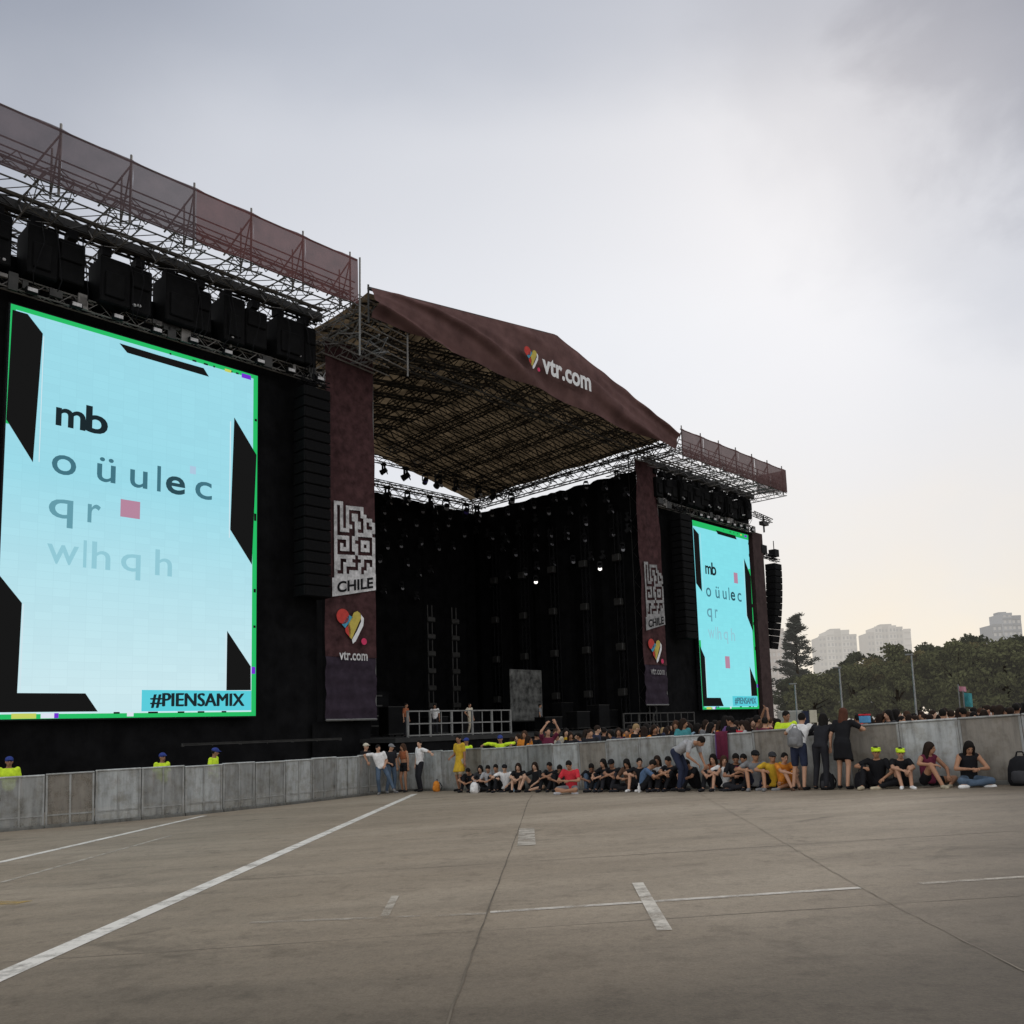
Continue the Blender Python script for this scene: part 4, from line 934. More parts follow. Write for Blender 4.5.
WH = 1.35
def barrier(p, q, tone, label, left):
    a = math.atan2(q[1]-p[1], q[0]-p[0]); l = math.hypot(q[0]-p[0], q[1]-p[1])-.012
    z0, z1 = gz(*p), gz(*q)
    s = thing('crowd_barrier', label, 'barrier', (p[0], p[1], z0-.01), a+0, 'crowd barrier panels left of the corner' if left else 'crowd barrier panels right of the corner')
    s.rotation_euler = (R.uniform(-.012, .012), -math.atan2(z1-z0, l), a)
    H = WH+R.uniform(-.02, .02); mt = SHM[tone][1 if left else 0]
    mb = MB(); mb.box(.0, l, -.012, .012, .03, H-.03); mb.build('panel', mt, s)
    mb = MB(); mb.bevbox(0, l, -.045, .05, H-.045, H, .015); mb.build('top_rail', SHM['light' if tone != 'brown' else 'mid'][0], s)
    fr = SHM['mid' if tone != 'dark' else 'dark'][0]
    xs = (.03, l*.5, l-.03) if left else (.02, l-.02)
    for x in xs:
        mb = MB(); mb.box(x-.022, x+.022, -.032, -.0125, .09, H-.047); mb.build('rib', fr, s)
    if left:
        mb = MB(); mb.box(.055, l-.055, -.028, -.0125, .30, .335); mb.build('cross_rail', fr, s)
    mb = MB(); mb.box(0, l, -.10, .75, .0, .031); mb.box(0, l, -.09, -.014, .03, .09); mb.build('foot_plate', SHM['dark'][0], s)
    for x in (.15, l-.15):
        mb = MB(); mb.tube((x, .02, H-.1), (x, .72, .03), .025, n=6); mb.build('back_brace', SHM['dark'][0], s)
tl_ = ['mid', 'mid', 'light', 'mid', 'mid', 'mid', 'mid', 'brown', 'light', 'mid', 'light', 'mid', 'mid', 'light', 'mid', 'light', 'mid', 'light']
for i, (p, q) in enumerate(zip(WL, WL[1:])):
    k = len(WL)-2-i
    barrier(p, q, tl_[i], '%s see-through ribbed barrier panel, %s one left of the corner' % (SH[tl_[i]][1], ORD[k]), True)
tr_ = ['light', 'light', 'mid', 'brown', 'mid', 'mid', 'dark', 'light', 'brown', 'mid', 'mid', 'light', 'mid', 'brown', 'mid', 'brown', 'light', 'brown', 'brown', 'mid', 'dark', 'dark']
for i, (p, q) in enumerate(zip(WR, WR[1:])):
    barrier(p, q, tr_[i], '%s solid barrier panel, %s one right of the corner' % (SH[tr_[i]][1], ORD[i]), False)

# ------------------------------------------------------------------ people
CLOTH['blue_cap'] = (.03, .05, .22)
person(-4.52, 29.75, 6, 1.72, 'leg_out', 'person in white t-shirt and blue jeans leaning by the barrier corner with one leg out', sc='white', lc='jeans', hair='short', shoe='grey')
person(-4.33, 30.60, 42, 1.70, 'stand_turn', 'person in dark top standing just right of the white t-shirt and jeans leaner', sc='dark', lc='jeans', hair='cap', capc='grey', shoe='grey')
person(-3.90, 30.86, -42, 1.68, 'hip', 'person with bare legs in a black and orange crop top at the barrier corner', fem=True, shirt='crop', sc='rust', legs='mini', lc='black', hair='long', hcol='brown', skin=1, shoe='dark')
person(-3.30, 30.43, -57, 1.76, 'reach', 'person in plain white t-shirt and dark trousers with one arm out along the barrier', sc='white', legs='long', lc='dark', hair='short', skin=3, shoe='black')
person(-1.81, 28.51, -51, 1.82, 'stand_turn', 'person in long yellow shirt standing against the barrier, bare knees', shirt='dress', sc='yellow', legs='short', lc='beige', hair='short', skin=2, shoe='black')
person(-1.48, 28.34, -26, 1.64, 'tuck', 'person in black sitting against the barrier, leftmost of the sitting row, beside yellow shirt', sc='black', lc='black', skin=1, face=False)
person(-1.15, 27.93, -21, 1.60, 'knees', 'person in dark clothes with hugged knees, second in the sitting row from the left', sc='charcoal', lc='black', hair='long', fem=True, skin=0)
person(-0.87, 27.60, -19, 1.62, 'cross', 'person in pale grey top sitting cross-legged, third in the sitting row from the left', sc='pale grey', lc='black', hair='short', skin=0)
person(-0.63, 27.39, -13, 1.64, 'fold', 'person in grey top with folded arms, fourth in the sitting row from the left', sc='grey', lc='black', hair='short', skin=1)
person(-0.41, 26.96, -21, 1.60, 'one_knee', 'person in white top with black trousers, fifth in the sitting row from the left', sc='white', lc='black', hair='cap', capc='black', skin=3)
person(0.04, 26.48, -14, 1.64, 'knees', 'person in black top with bare bent legs, left of the two bare-legged sitters', fem=True, sc='black', legs='mini', lc='black', hair='long', hcol='dark brown', skin=3, shoe='black')
person(0.48, 25.95, -50, 1.66, 'one_knee', 'person in black top with bare legs, right of the two bare-legged sitters', fem=True, sc='black', legs='mini', lc='black', hair='long', hcol='dark brown', skin=3, shoe='black')
person(0.95, 25.45, -32, 1.64, 'fold', 'person in black with folded bare arms sitting just left of the red shirt', sc='black', lc='black', skin=2)
person(1.24, 25.32, -13, 1.62, 'tuck', 'person in all black with bowed head half behind the red shirt', sc='black', lc='black', skin=2, face=False)
person(1.40, 23.56, -25, 1.74, 'cross', 'person in bright red t-shirt sitting cross-legged in front of the row', sc='red', legs='short', lc='grey', skin=1, shoe='pale grey')
person(2.04, 24.12, -15, 1.64, 'tuck', 'person in black and blue jeans sitting first right of the red shirt', sc='black', lc='jeans', skin=2)
person(2.29, 23.78, -46, 1.68, 'knees', 'person with long dark hair in black sitting second right of the red shirt', fem=True, sc='black', lc='black', hair='long', hcol='black', skin=0)
person(2.52, 23.56, -32, 1.66, 'fold', 'person in black with a black cap sitting third right of the red shirt', sc='black', lc='dark', hair='cap', capc='black', skin=2)
person(2.88, 23.13, -36, 1.66, 'cross', 'person in dark brown top sitting cross-legged, fourth right of the red shirt', sc='brown', lc='black', hair='long', fem=True, skin=1)
person(3.11, 22.89, -25, 1.64, 'one_knee', 'person in black top with bare shins, fifth right of the red shirt', sc='black', legs='short', lc='charcoal', skin=0, shoe='white')
person(3.26, 22.33, 74, 1.72, 'tuck', 'person in grey-blue shirt seen from the back, left of the white front shirt', sc='blue', lc='black', skin=1, face=False)
person(3.53, 22.41, -23, 1.72, 'knees', 'person in dark jacket with white panel shirt sitting left of the bending figure', sc='white', lc='black', hair='long', hcol='dark brown', fem=True, skin=2)
person(3.79, 22.19, -46, 1.68, 'fold', 'person in black sitting immediately left of the bending figure', sc='black', lc='black', skin=1)
person(3.94, 21.41, 49, 1.78, 'bend', 'person in grey t-shirt and dark jeans bending down over the sitters', sc='pale grey', lc='navy', skin=1, shoe='black')
person(4.26, 21.72, -68, 1.64, 'tuck', 'person in black curled up under the bending figure', sc='black', lc='black', skin=2, face=False)
person(4.67, 21.23, -35, 1.68, 'knees', 'person with long dark hair and bare arms sitting under the maroon cloth, left', fem=True, shirt='vest', sc='rust', lc='black', hair='long', hcol='black', skin=0)
person(4.85, 21.04, -30, 1.58, 'one_knee', 'person in white top sitting under the maroon cloth, right', fem=True, sc='white', legs='short', lc='black', hair='long', hcol='brown', skin=0)
person(5.11, 20.76, -16, 1.70, 'cross', 'person in black top sitting cross-legged beside a maroon shoulder, left of the grey shirt', sc='black', lc='dark', hair='short', skin=2)
person(5.29, 20.72, -40, 1.64, 'fold', 'person in maroon top sitting between the black top and the grey shirt', sc='maroon', lc='black', skin=1)
person(5.43, 20.43, -14, 1.76, 'one_knee', 'person in grey shirt with bare shins sitting left of the yellow shirt', sc='grey', legs='short', lc='navy', hair='cap', capc='black', skin=1, shoe='grey')
person(5.72, 20.08, -19, 1.66, 'one_knee', 'person in yellow t-shirt sitting with one knee up, left of the orange one', sc='yellow', legs='short', lc='black', hair='cap', capc='charcoal', skin=1, shoe='grey')
person(5.98, 19.83, 10, 1.60, 'knees', 'person in orange t-shirt sitting by the standing group, hugging bare knees', sc='orange', legs='short', lc='orange', hair='short', skin=0, shoe='brown')
person(6.21, 19.44, 136, 1.71, 'lean', 'person in white t-shirt and navy shorts, grey rucksack on back, leaning over the barrier', sc='white', legs='short', lc='navy', skin=0, shoe='black')
person(6.56, 19.09, 136, 1.66, 'lean', 'person in all dark clothes leaning over the barrier, middle of the three standing', shirt='long', sc='dark', lc='dark', skin=1, shoe='black', hair='long')
person(6.91, 18.78, 136, 1.72, 'lean_one', 'person with long brown hair in a black dress standing at the barrier', fem=True, shirt='dress', sc='black', legs='mini', lc='black', hair='long', hcol='auburn', skin=0, shoe='black')
person(7.39, 18.45, -39, 1.68, 'one_knee', 'person in black with neon green visor, left of the two neon visors', sc='black', legs='long', lc='black', hair='band', skin=1, shoe='beige')
person(7.81, 18.12, -14, 1.60, 'knees', 'person with neon green visor, bare legs and white shoes, right of the two neon visors', sc='black', legs='mini', lc='black', hair='band', skin=0, shoe='white', fem=True)
person(8.24, 17.78, 16, 1.76, 'one_knee', 'person with long brown hair in a rust sleeveless top looking at a red phone', fem=True, shirt='vest', sc='maroon', legs='mini', lc='black', hair='long', hcol='dark brown', skin=1, shoe='beige')
person(8.79, 17.33, -10, 1.76, 'cross', 'person with long black hair and blue jeans sitting cross-legged, rightmost sitter', fem=True, shirt='vest', sc='black', legs='long', lc='jeans', hair='long', hcol='black', skin=1, shoe='white')
person(-12.87, 22.58, 37, 1.84, 'stand', 'leftmost guard in hi-vis yellow vest and blue cap behind the grille barrier', sc='hivis', lc='navy', hair='cap', capc='blue_cap', skin=2)
person(-9.76, 24.54, 59, 1.74, 'stand', 'guard in hi-vis vest behind the grille barrier, left of the two close together', sc='hivis', lc='navy', hair='cap', capc='blue_cap', skin=2)
person(-8.72, 25.61, 86, 1.82, 'stand_turn', 'guard in hi-vis top behind the grille barrier, right of the two close together', sc='hivis', lc='navy', hair='cap', capc='blue_cap', skin=2)
person(-5.29, 31.34, 61, 1.78, 'stand', 'person in dark jacket and pale cap behind the barrier by the corner', sc='black', lc='black', hair='cap', capc='cream', skin=0)
person(-0.48, 29.01, -26, 1.74, 'guard', 'guard in hi-vis top and blue cap with arms spread behind the barrier', shirt='long', sc='hivis', lc='navy', hair='cap', capc='blue_cap', skin=1)
person(-1.69, 30.42, -41, 1.74, 'stand', 'guard in hi-vis vest and blue cap behind the yellow shirt', sc='hivis', lc='navy', hair='cap', capc='blue_cap', skin=2)
person(6.42, 21.07, -4, 1.78, 'stand_turn', 'guard in hi-vis top behind the barrier at the left of the standing three', sc='hivis', lc='navy', hair='short', skin=2)
ZT = ['above the red shirt', 'left of maroon cloth', 'right of maroon cloth', 'above the neon visors', 'by right picture edge']
PT = {'stand': 'standing', 'stand_turn': 'half turned', 'hip': 'hand on hip', 'up': 'arms raised'}
CROWD = [
(-0.11, 29.56, 93, 1.66, 'stand', 1, 'dark', 1, 0, 0),
(0.08, 29.37, -52, 1.75, 'stand', 1, 'dark', 1, 3, 0),
(0.29, 28.81, -14, 1.83, 'stand', 1, 'orange', 2, 2, 0),
(0.4, 27.71, 91, 1.65, 'stand', 1, 'orange', 1, 2, 0),
(0.68, 29.95, 126, 1.81, 'stand_turn', 0, 'black', 0, 2, 0),
(0.8, 29.96, -40, 1.69, 'stand', 1, 'maroon', 0, 2, 0),
(0.98, 28.13, -119, 1.63, 'stand_turn', 0, 'black', 2, 1, 0),
(0.98, 27.11, 20, 1.83, 'up', 0, 'maroon', 0, 0, 0),
(1.3, 28.49, -32, 1.83, 'stand_turn', 0, 'cream', 2, 1, 0),
(1.33, 27.64, -92, 1.68, 'stand_turn', 0, 'grey', 1, 0, 0),
(1.63, 28.56, -23, 1.83, 'stand_turn', 1, 'yellow', 0, 3, 0),
(1.74, 28.16, -19, 1.7, 'stand_turn', 1, 'dark', 1, 1, 0),
(2.09, 30.33, -9, 1.66, 'stand', 0, 'maroon', 0, 3, 0),
(2.09, 29.22, -114, 1.66, 'stand', 0, 'navy', 0, 1, 0),
(2.06, 25.86, 68, 1.69, 'stand', 1, 'dark', 1, 3, 0),
(2.15, 25.61, -13, 1.71, 'stand_turn', 0, 'dark', 1, 0, 0),
(2.45, 27.03, 65, 1.83, 'stand_turn', 0, 'navy', 1, 3, 0),
(2.84, 28.73, 123, 1.78, 'stand_turn', 0, 'black', 0, 2, 1),
(2.99, 28.32, 74, 1.7, 'stand_turn', 1, 'dark', 1, 3, 1),
(2.71, 24.84, -88, 1.62, 'stand_turn', 1, 'dark', 0, 1, 1),
(2.86, 24.64, -9, 1.67, 'stand', 1, 'navy', 1, 2, 1),
(3.32, 27.75, 64, 1.62, 'stand', 0, 'pale grey', 1, 2, 1),
(3.07, 24.43, -24, 1.63, 'stand', 0, 'maroon', 0, 1, 1),
(3.53, 27.65, 43, 1.79, 'stand_turn', 0, 'orange', 0, 2, 1),
(3.25, 24.19, 64, 1.75, 'stand_turn', 0, 'black', 3, 3, 1),
(3.51, 24.82, 148, 1.67, 'stand', 0, 'navy', 0, 2, 1),
(3.5, 24.13, 144, 1.66, 'stand', 1, 'orange', 1, 3, 1),
(3.65, 24.67, 123, 1.75, 'stand', 1, 'black', 0, 3, 1),
(3.78, 24.29, -6, 1.69, 'stand_turn', 1, 'black', 1, 1, 1),
(4.11, 25.84, -10, 1.73, 'stand', 0, 'navy', 0, 1, 1),
(4.45, 26.91, 113, 1.64, 'stand_turn', 1, 'black', 3, 1, 1),
(4.46, 26.51, 96, 1.63, 'stand_turn', 1, 'maroon', 1, 0, 1),
(4.62, 26.86, -96, 1.68, 'stand', 0, 'black', 1, 1, 1),
(4.51, 25.16, -82, 1.72, 'stand_turn', 0, 'charcoal', 0, 3, 1),
(4.2, 23.11, -51, 1.75, 'stand_turn', 1, 'black', 2, 2, 1),
(4.33, 23.02, 26, 1.79, 'stand_turn', 1, 'teal', 1, 1, 1),
(4.56, 23.49, 143, 1.68, 'stand_turn', 1, 'light blue', 1, 1, 1),
(4.81, 24.48, 137, 1.66, 'stand', 1, 'yellow', 1, 2, 1),
(4.79, 23.51, 58, 1.65, 'stand_turn', 1, 'dark', 0, 3, 1),
(5.04, 23.95, -89, 1.61, 'stand', 1, 'black', 1, 0, 2),
(5.05, 23.5, 39, 1.72, 'stand', 1, 'grey', 1, 3, 2),
(4.94, 22.6, 53, 1.63, 'stand_turn', 1, 'black', 0, 0, 2),
(5.18, 23.18, 40, 1.7, 'stand_turn', 0, 'pale grey', 0, 0, 2),
(5.53, 24.13, 23, 1.62, 'stand', 0, 'light blue', 1, 2, 2),
(5.14, 22.26, 54, 1.65, 'stand', 1, 'orange', 1, 2, 2),
(5.24, 22.03, 77, 1.76, 'stand', 1, 'purple', 0, 0, 2),
(5.66, 23.41, 62, 1.66, 'stand', 1, 'charcoal', 1, 0, 2),
(5.35, 21.91, -130, 1.75, 'stand_turn', 0, 'black', 0, 2, 2),
(5.77, 23.19, -123, 1.65, 'stand', 0, 'blue', 1, 3, 2),
(5.56, 21.78, 147, 1.63, 'stand_turn', 0, 'red', 1, 3, 2),
(5.62, 21.66, -119, 1.61, 'stand', 1, 'pale grey', 1, 3, 2),
(5.86, 22.27, 89, 1.67, 'stand', 1, 'black', 0, 3, 2),
(5.92, 22.13, -6, 1.67, 'stand', 1, 'dark', 1, 3, 2),
(5.89, 21.57, 91, 1.71, 'up', 0, 'brown', 0, 2, 2),
(6.7, 24.19, 39, 1.7, 'stand', 1, 'orange', 0, 2, 2),
(5.97, 21.28, 124, 1.66, 'stand_turn', 0, 'maroon', 0, 0, 2),
(6.63, 23.14, 155, 1.69, 'stand', 0, 'orange', 2, 3, 2),
(6.93, 23.73, 153, 1.67, 'stand_turn', 0, 'purple', 1, 1, 2),
(6.42, 21.69, 59, 1.61, 'stand', 1, 'charcoal', 0, 3, 2),
(8.91, 23.36, -40, 1.48, 'stand_turn', 0, 'green', 0, 2, 3),
(7.95, 20.56, 158, 1.59, 'stand_turn', 0, 'maroon', 0, 2, 3),
(9.14, 23.45, 120, 1.61, 'stand_turn', 0, 'cream', 0, 2, 3),
(7.8, 19.78, -82, 1.59, 'stand', 0, 'red', 0, 2, 3),
(7.82, 19.62, -106, 1.5, 'stand', 1, 'maroon', 1, 1, 3),
(9.2, 22.7, 76, 1.46, 'stand_turn', 0, 'maroon', 0, 2, 3),
(8.81, 21.56, 3, 1.51, 'stand', 0, 'teal', 2, 0, 3),
(8.28, 20.08, 75, 1.56, 'stand', 1, 'pink', 1, 1, 3),
(8.68, 20.82, 129, 1.61, 'stand_turn', 1, 'black', 2, 0, 3),
(8.39, 19.94, -76, 1.63, 'stand', 1, 'charcoal', 0, 0, 3),
(9.82, 23.06, 65, 1.5, 'stand', 0, 'light blue', 2, 3, 3),
(8.67, 20.16, 76, 1.64, 'stand', 1, 'black', 0, 3, 3),
(8.39, 19.27, 28, 1.47, 'stand', 0, 'black', 0, 1, 3),
(10.14, 22.98, -122, 1.63, 'stand', 1, 'green', 2, 0, 3),
(9.17, 20.65, 148, 1.51, 'stand', 1, 'black', 1, 3, 3),
(10.29, 22.87, 33, 1.56, 'stand', 0, 'dark', 0, 0, 3),
(8.9, 19.68, -112, 1.47, 'stand_turn', 0, 'white', 1, 0, 3),
(10.13, 22.07, -76, 1.59, 'stand_turn', 1, 'teal', 1, 1, 3),
(8.78, 18.95, -109, 1.48, 'stand_turn', 0, 'black', 1, 1, 3),
(8.82, 18.87, 122, 1.47, 'stand', 0, 'blue', 1, 2, 3),
(9.63, 20.44, 34, 1.57, 'stand', 0, 'black', 1, 3, 3),
(9.31, 19.46, 151, 1.46, 'stand', 1, 'blue', 0, 0, 3),
(9.01, 18.69, 151, 1.56, 'stand', 0, 'white', 0, 0, 4),
(10.44, 21.55, -38, 1.63, 'stand', 0, 'white', 1, 3, 4),
(9.17, 18.71, 103, 1.53, 'stand_turn', 0, 'maroon', 1, 3, 4),
(10.16, 20.56, 102, 1.49, 'stand_turn', 1, 'teal', 3, 2, 4),
(9.6, 19.12, 77, 1.56, 'stand', 1, 'blue', 1, 2, 4),
(9.61, 19.0, 164, 1.57, 'stand_turn', 0, 'maroon', 0, 2, 4),
(10.32, 20.27, -8, 1.49, 'stand_turn', 1, 'blue', 2, 2, 4),
(10.12, 19.59, -40, 1.47, 'stand_turn', 1, 'orange', 0, 3, 4),
(10.81, 20.84, -108, 1.58, 'stand_turn', 1, 'rust', 0, 3, 4),
(9.98, 19.03, -29, 1.54, 'stand_turn', 0, 'black', 2, 0, 4),
(9.94, 18.81, 159, 1.49, 'stand', 1, 'teal', 1, 3, 4),
(10.46, 19.56, -119, 1.6, 'stand_turn', 0, 'pink', 1, 0, 4),
(10.02, 18.59, 96, 1.57, 'stand_turn', 0, 'black', 1, 2, 4),
(9.84, 18.06, 58, 1.56, 'stand_turn', 1, 'navy', 1, 2, 4),
(10.56, 19.31, 94, 1.51, 'stand', 1, 'rust', 0, 3, 4),
(11.02, 19.84, -99, 1.52, 'stand_turn', 0, 'rust', 0, 1, 4),
(10.01, 17.92, 140, 1.5, 'stand', 0, 'grey', 1, 1, 4),
(10.49, 18.55, 126, 1.58, 'stand', 0, 'brown', 0, 2, 4),
(10.87, 19.14, 165, 1.6, 'stand_turn', 1, 'black', 0, 1, 4),
(11.53, 20.13, 54, 1.62, 'stand_turn', 1, 'purple', 0, 3, 4),
(10.5, 18.14, 65, 1.59, 'stand', 1, 'light blue', 0, 1, 4),
(10.23, 17.6, 165, 1.53, 'stand_turn', 1, 'black', 0, 1, 4)
]
for (x, y, r_, h, key, lg, col, hc, sk, zo) in CROWD:
    hn = ['black', 'dark brown', 'brown', 'fair'][hc]
    lab = 'person in %s top, %s %s hair, %s, crowd %s' % (col, 'long' if lg else 'short', hn, PT[key], ZT[zo])
    person(x, y, r_, h, key, lab, bool(lg), 'tee', col, 'long', 'dark', 'long' if lg else 'short', hn, sk, face=False, group=lab)

def crew(x, y, rot, key, label, **k):
    p = SM @ Vector((x, y, -.42)); person(p.x, p.y, math.degrees(SR)+rot, 1.75, key, label, dz=p.z-gz(p.x, p.y), face=False, **k)
crew(9.2, 1.0, 20, 'stand', 'stagehand in rust shirt on the stage above the railing, left', sc='rust', lc='dark', skin=1)
crew(12.2, 2.2, -60, 'stand_turn', 'stagehand in white shirt on the stage above the railing, middle', sc='white', lc='dark', skin=2)
crew(13.7, 1.0, 10, 'hip', 'stagehand in beige top on the stage at the right railing end', sc='cream', lc='beige', skin=1)
crew(21.5, 2.8, 40, 'stand', 'stagehand in grey shirt among the flight cases on stage', sc='grey', lc='dark', skin=1)
# ------------------------------------------------------------------ things people brought
def bag(x, y, rot, sc, mat, label, strap='black', dz=0):
    s = thing('backpack', label, 'bag', (x, y, gz(x, y)+dz), rad(rot)); s.scale = (sc,)*3
    mb = MB(); mb.loft([ringv(V(0, 0, z), V(1, 0, 0), V(0, 1, 0), a, b) for z, a, b in ((0, .16, .10), (.06, .19, .13), (.25, .18, .13), (.38, .14, .10), (.44, .06, .05))])
    mb.build('bag_body', cmat(mat, 'cloth'), s, True)
    mb = MB(); mb.loft([ringv(V(0, -.09, z), V(1, 0, 0), V(0, 1, 0), a, b) for z, a, b in ((.04, .10, .05), (.1, .13, .07), (.2, .12, .06), (.24, .08, .03))]); mb.build('front_pocket', cmat('charcoal' if mat == 'black' else mat, 'cloth'), s, True)
    mb = MB(); mb.path([V(-.06, .03, .42), V(-.04, .04, .50), V(.04, .04, .50), V(.06, .03, .42)], .012); mb.path([V(-.1, .1, .38), V(-.15, .19, .2), V(-.12, .13, .04)], .02); mb.path([V(.1, .1, .38), V(.15, .19, .2), V(.12, .13, .04)], .02)
    mb.build('strap', cmat(strap, 'cloth'), s)
bag(9.50, 16.85, -39, 1.25, 'black', 'large black backpack leaning on the barrier at the right picture edge')
bag(9.95, 16.62, -60, 1.0, 'dark', 'smaller dark backpack at the very right edge beside the large one')
bag(6.58, 19.0, -44, .85, 'black', 'black bag on the ground at the feet of the standing three')
bag(-2.70, 29.9, -51, .8, 'orange', 'orange and dark bag on the ground right of the plain white t-shirt')
bag(-1.30, 27.1, -30, .75, 'white', 'white bundle bag on the ground at the left of the sitting row', 'pale grey')
bag(7.22, 18.75, -20, .8, 'dark', 'dark bag on the ground just left of the left neon visor')
bag(6.05, 19.28, -44, .92, 'grey', 'grey rucksack on the back of the white t-shirt leaning over the barrier', 'grey', .93)
def drink(x, y, c, label):
    s = thing('drink_bottle', label, 'bottle', (x, y, gz(x, y)))
    mb = MB(); mb.loft([ringv(V(0, 0, z), V(1, 0, 0), V(0, 1, 0), a, a, 12) for z, a in ((0, .03), (.01, .034), (.14, .034), (.18, .014), (.21, .013))]); mb.build('bottle_body', cmat(c, 'cloth'), s, True)
    mb = MB(); mb.tube((0, 0, .211), (0, 0, .23), .016, n=10); mb.build('bottle_cap', cmat('white', 'cloth'), s)
drink(-.1, 26.6, 'light blue', 'pale plastic bottle on the ground before the sitting row'); drink(3.02, 22.2, 'white', 'white plastic bottle on the ground under the grey-blue shirt'); drink(4.62, 21.05, 'white', 'white plastic bottle on the ground under the maroon cloth')
def phone(x, y, z, rot, c, label):
    s = thing('phone', label, 'phone', (x, y, z), rad(rot)); s.rotation_euler = (rad(-50), 0, rad(rot))
    mb = MB(); mb.bevbox(-.04, .04, -.006, .006, -.08, .08, .004); mb.build('phone_case', cmat(c, 'cloth'), s)
    mb = MB(); mb.box(-.035, .035, .0062, .008, -.07, .07); mb.build('phone_screen', M['lensg'] if 'lensg' in M else M['black'], s)
# maroon cloth over the barrier
s = thing('hanging_cloth', 'maroon cloth hanging over the barrier above two sitters', 'cloth', (4.89, 21.62, gz(4.89, 21.62)), math.atan2(-.82, .8))
mb = MB(); vs = []; n, k = 10, 14
for j in range(k+1):
    for i in range(n+1):
        t = j/k; x = .34*i/n
        if t < .15: y, z = .30-.36*t/.15*1.0, WH+.028
        else: y, z = -.065-.012*math.sin(i*1.5), WH+.02-(t-.15)*.80+.02*math.sin(i*.9)
        vs.append((x, y, z))
mb.add(vs, [(j*(n+1)+i, j*(n+1)+i+1, (j+1)*(n+1)+i+1, (j+1)*(n+1)+i) for j in range(k) for i in range(n)])
mb.build('cloth', cmat('maroon', 'cloth'), s, True)
mb = MB(); mb.box(0, .03, -.085, -.08, WH-.7, WH-.05); mb.build('hem', cmat('purple', 'cloth'), s)
# blue box standing on the barrier top
s = thing('cool_box', 'small blue box with red lid standing on the barrier top above the left visor', 'box', (7.50, 19.06, gz(7.5, 19.06)+WH+.005), math.atan2(-.75, .84))
mb = MB(); mb.bevbox(-.11, .11, -.03, .08, 0, .15, .012); mb.build('box_body', noisy('cool_box_blue', (.10, .33, .60), .2, 4, .5), s)
mb = MB(); mb.bevbox(-.115, .115, -.035, .085, .151, .19, .01); mb.build('lid', cmat('red', 'cloth'), s)
# little flags held up in the crowd
def flag(x, y, z, c, label, w_=.42, h=.36):
    b = gz(x, y); s = thing('flag', label, 'flag', (x, y, b), rad(-20))
    mb = MB(); mb.tube((0, 0, .3), (0, 0, z-b+.05), .015, n=6); mb.build('pole', M['rail'], s)
    mb = MB(); vs = []
    for i in range(9):
        for zz in (z-b-h, z-b): vs.append((.015+w_*i/8, .05*math.sin(i*.9), zz-.02*i/8))
    mb.add(vs, [(2*i, 2*i+2, 2*i+3, 2*i+1) for i in range(8)]); mb.build('flag_cloth', cmat(c, 'cloth'), s, True)
flag(10.85, 21.6, 1.88, 'pink', 'small pink flag raised in the crowd at the right', .16, .12); flag(10.5, 20.7, 1.70, 'teal', 'pale turquoise flag in the crowd below the pink one', .17, .32); flag(12.2, 20.9, 1.80, 'white', 'white flag raised in the crowd near the right edge', .2, .16)

# ------------------------------------------------------------------ behind the crowd: trees, lamps, van, sign, blocks of flats
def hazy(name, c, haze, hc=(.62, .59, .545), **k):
    """far surface with city haze painted in as a glow"""
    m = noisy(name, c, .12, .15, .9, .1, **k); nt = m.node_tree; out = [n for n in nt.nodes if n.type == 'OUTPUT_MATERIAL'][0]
    src = out.inputs[0].links[0].from_socket; e = nd(nt, 'ShaderNodeEmission'); e.inputs[0].default_value = c4(hc)  # the haze is an emission mixed into the surface itself
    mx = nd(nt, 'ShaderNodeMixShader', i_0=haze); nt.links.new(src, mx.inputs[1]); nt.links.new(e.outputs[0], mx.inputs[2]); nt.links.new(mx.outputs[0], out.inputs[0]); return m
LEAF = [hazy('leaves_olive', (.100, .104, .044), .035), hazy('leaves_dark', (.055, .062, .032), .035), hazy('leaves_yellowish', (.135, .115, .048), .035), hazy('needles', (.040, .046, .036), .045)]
BARK = noisy('bark', (.07, .055, .04), .3, 3)
def crown_mesh(seed, w_, h, z0, n, leaf, lumps):
    r = random.Random(seed); mb = MB()
    cs = []
    for i in range(lumps):
        a = r.uniform(0, 2*PI); q = math.sqrt(r.random())*.75; zz = r.uniform(.12, .95)
        tap = math.sin(PI*min(1, (zz*.8+.2)))**.6
        cs.append((math.cos(a)*q*w_*tap, math.sin(a)*q*w_*tap, z0+zz*h, r.uniform(.10, .30)*w_))
    for i in range(n):
        cx, cy, cz, cr_ = r.choice(cs)
        d = Vector((r.gauss(0, 1), r.gauss(0, 1), r.gauss(0, 1))).normalized()*cr_*(r.random()**.4*1.25)
        p = Vector((cx, cy, cz))+Vector((d.x, d.y, d.z*.75))
        a = Vector((r.gauss(0, 1), r.gauss(0, 1), r.gauss(0, .6))).normalized(); b = a.orthogonal().normalized(); b.rotate(Matrix.Rotation(r.uniform(0, 6.3), 3, a)); c = a.cross(b)
        s_ = leaf*r.uniform(.6, 1.3); mb.add([p-b*s_, p+c*s_*.5, p+b*s_, p-c*s_*.5], [(0, 1, 2, 3)])
    return mb
def trunk_mesh(seed, h, w_):
    r = random.Random(seed); mb = MB(); mb.tube((0, 0, -.3), (.1, 0, h*.5), .2, .13, 8); mb.tube((.1, 0, h*.5), (.0, .1, h*.85), .13, .05, 7)
    for k in range(7):
        a = r.uniform(0, 6.3); z = h*r.uniform(.3, .65); mb.tube((.08, 0, z), (math.cos(a)*w_*.6, math.sin(a)*w_*.6, z+h*r.uniform(.12, .3)), .07, .02, 5)
    return mb
TV = []
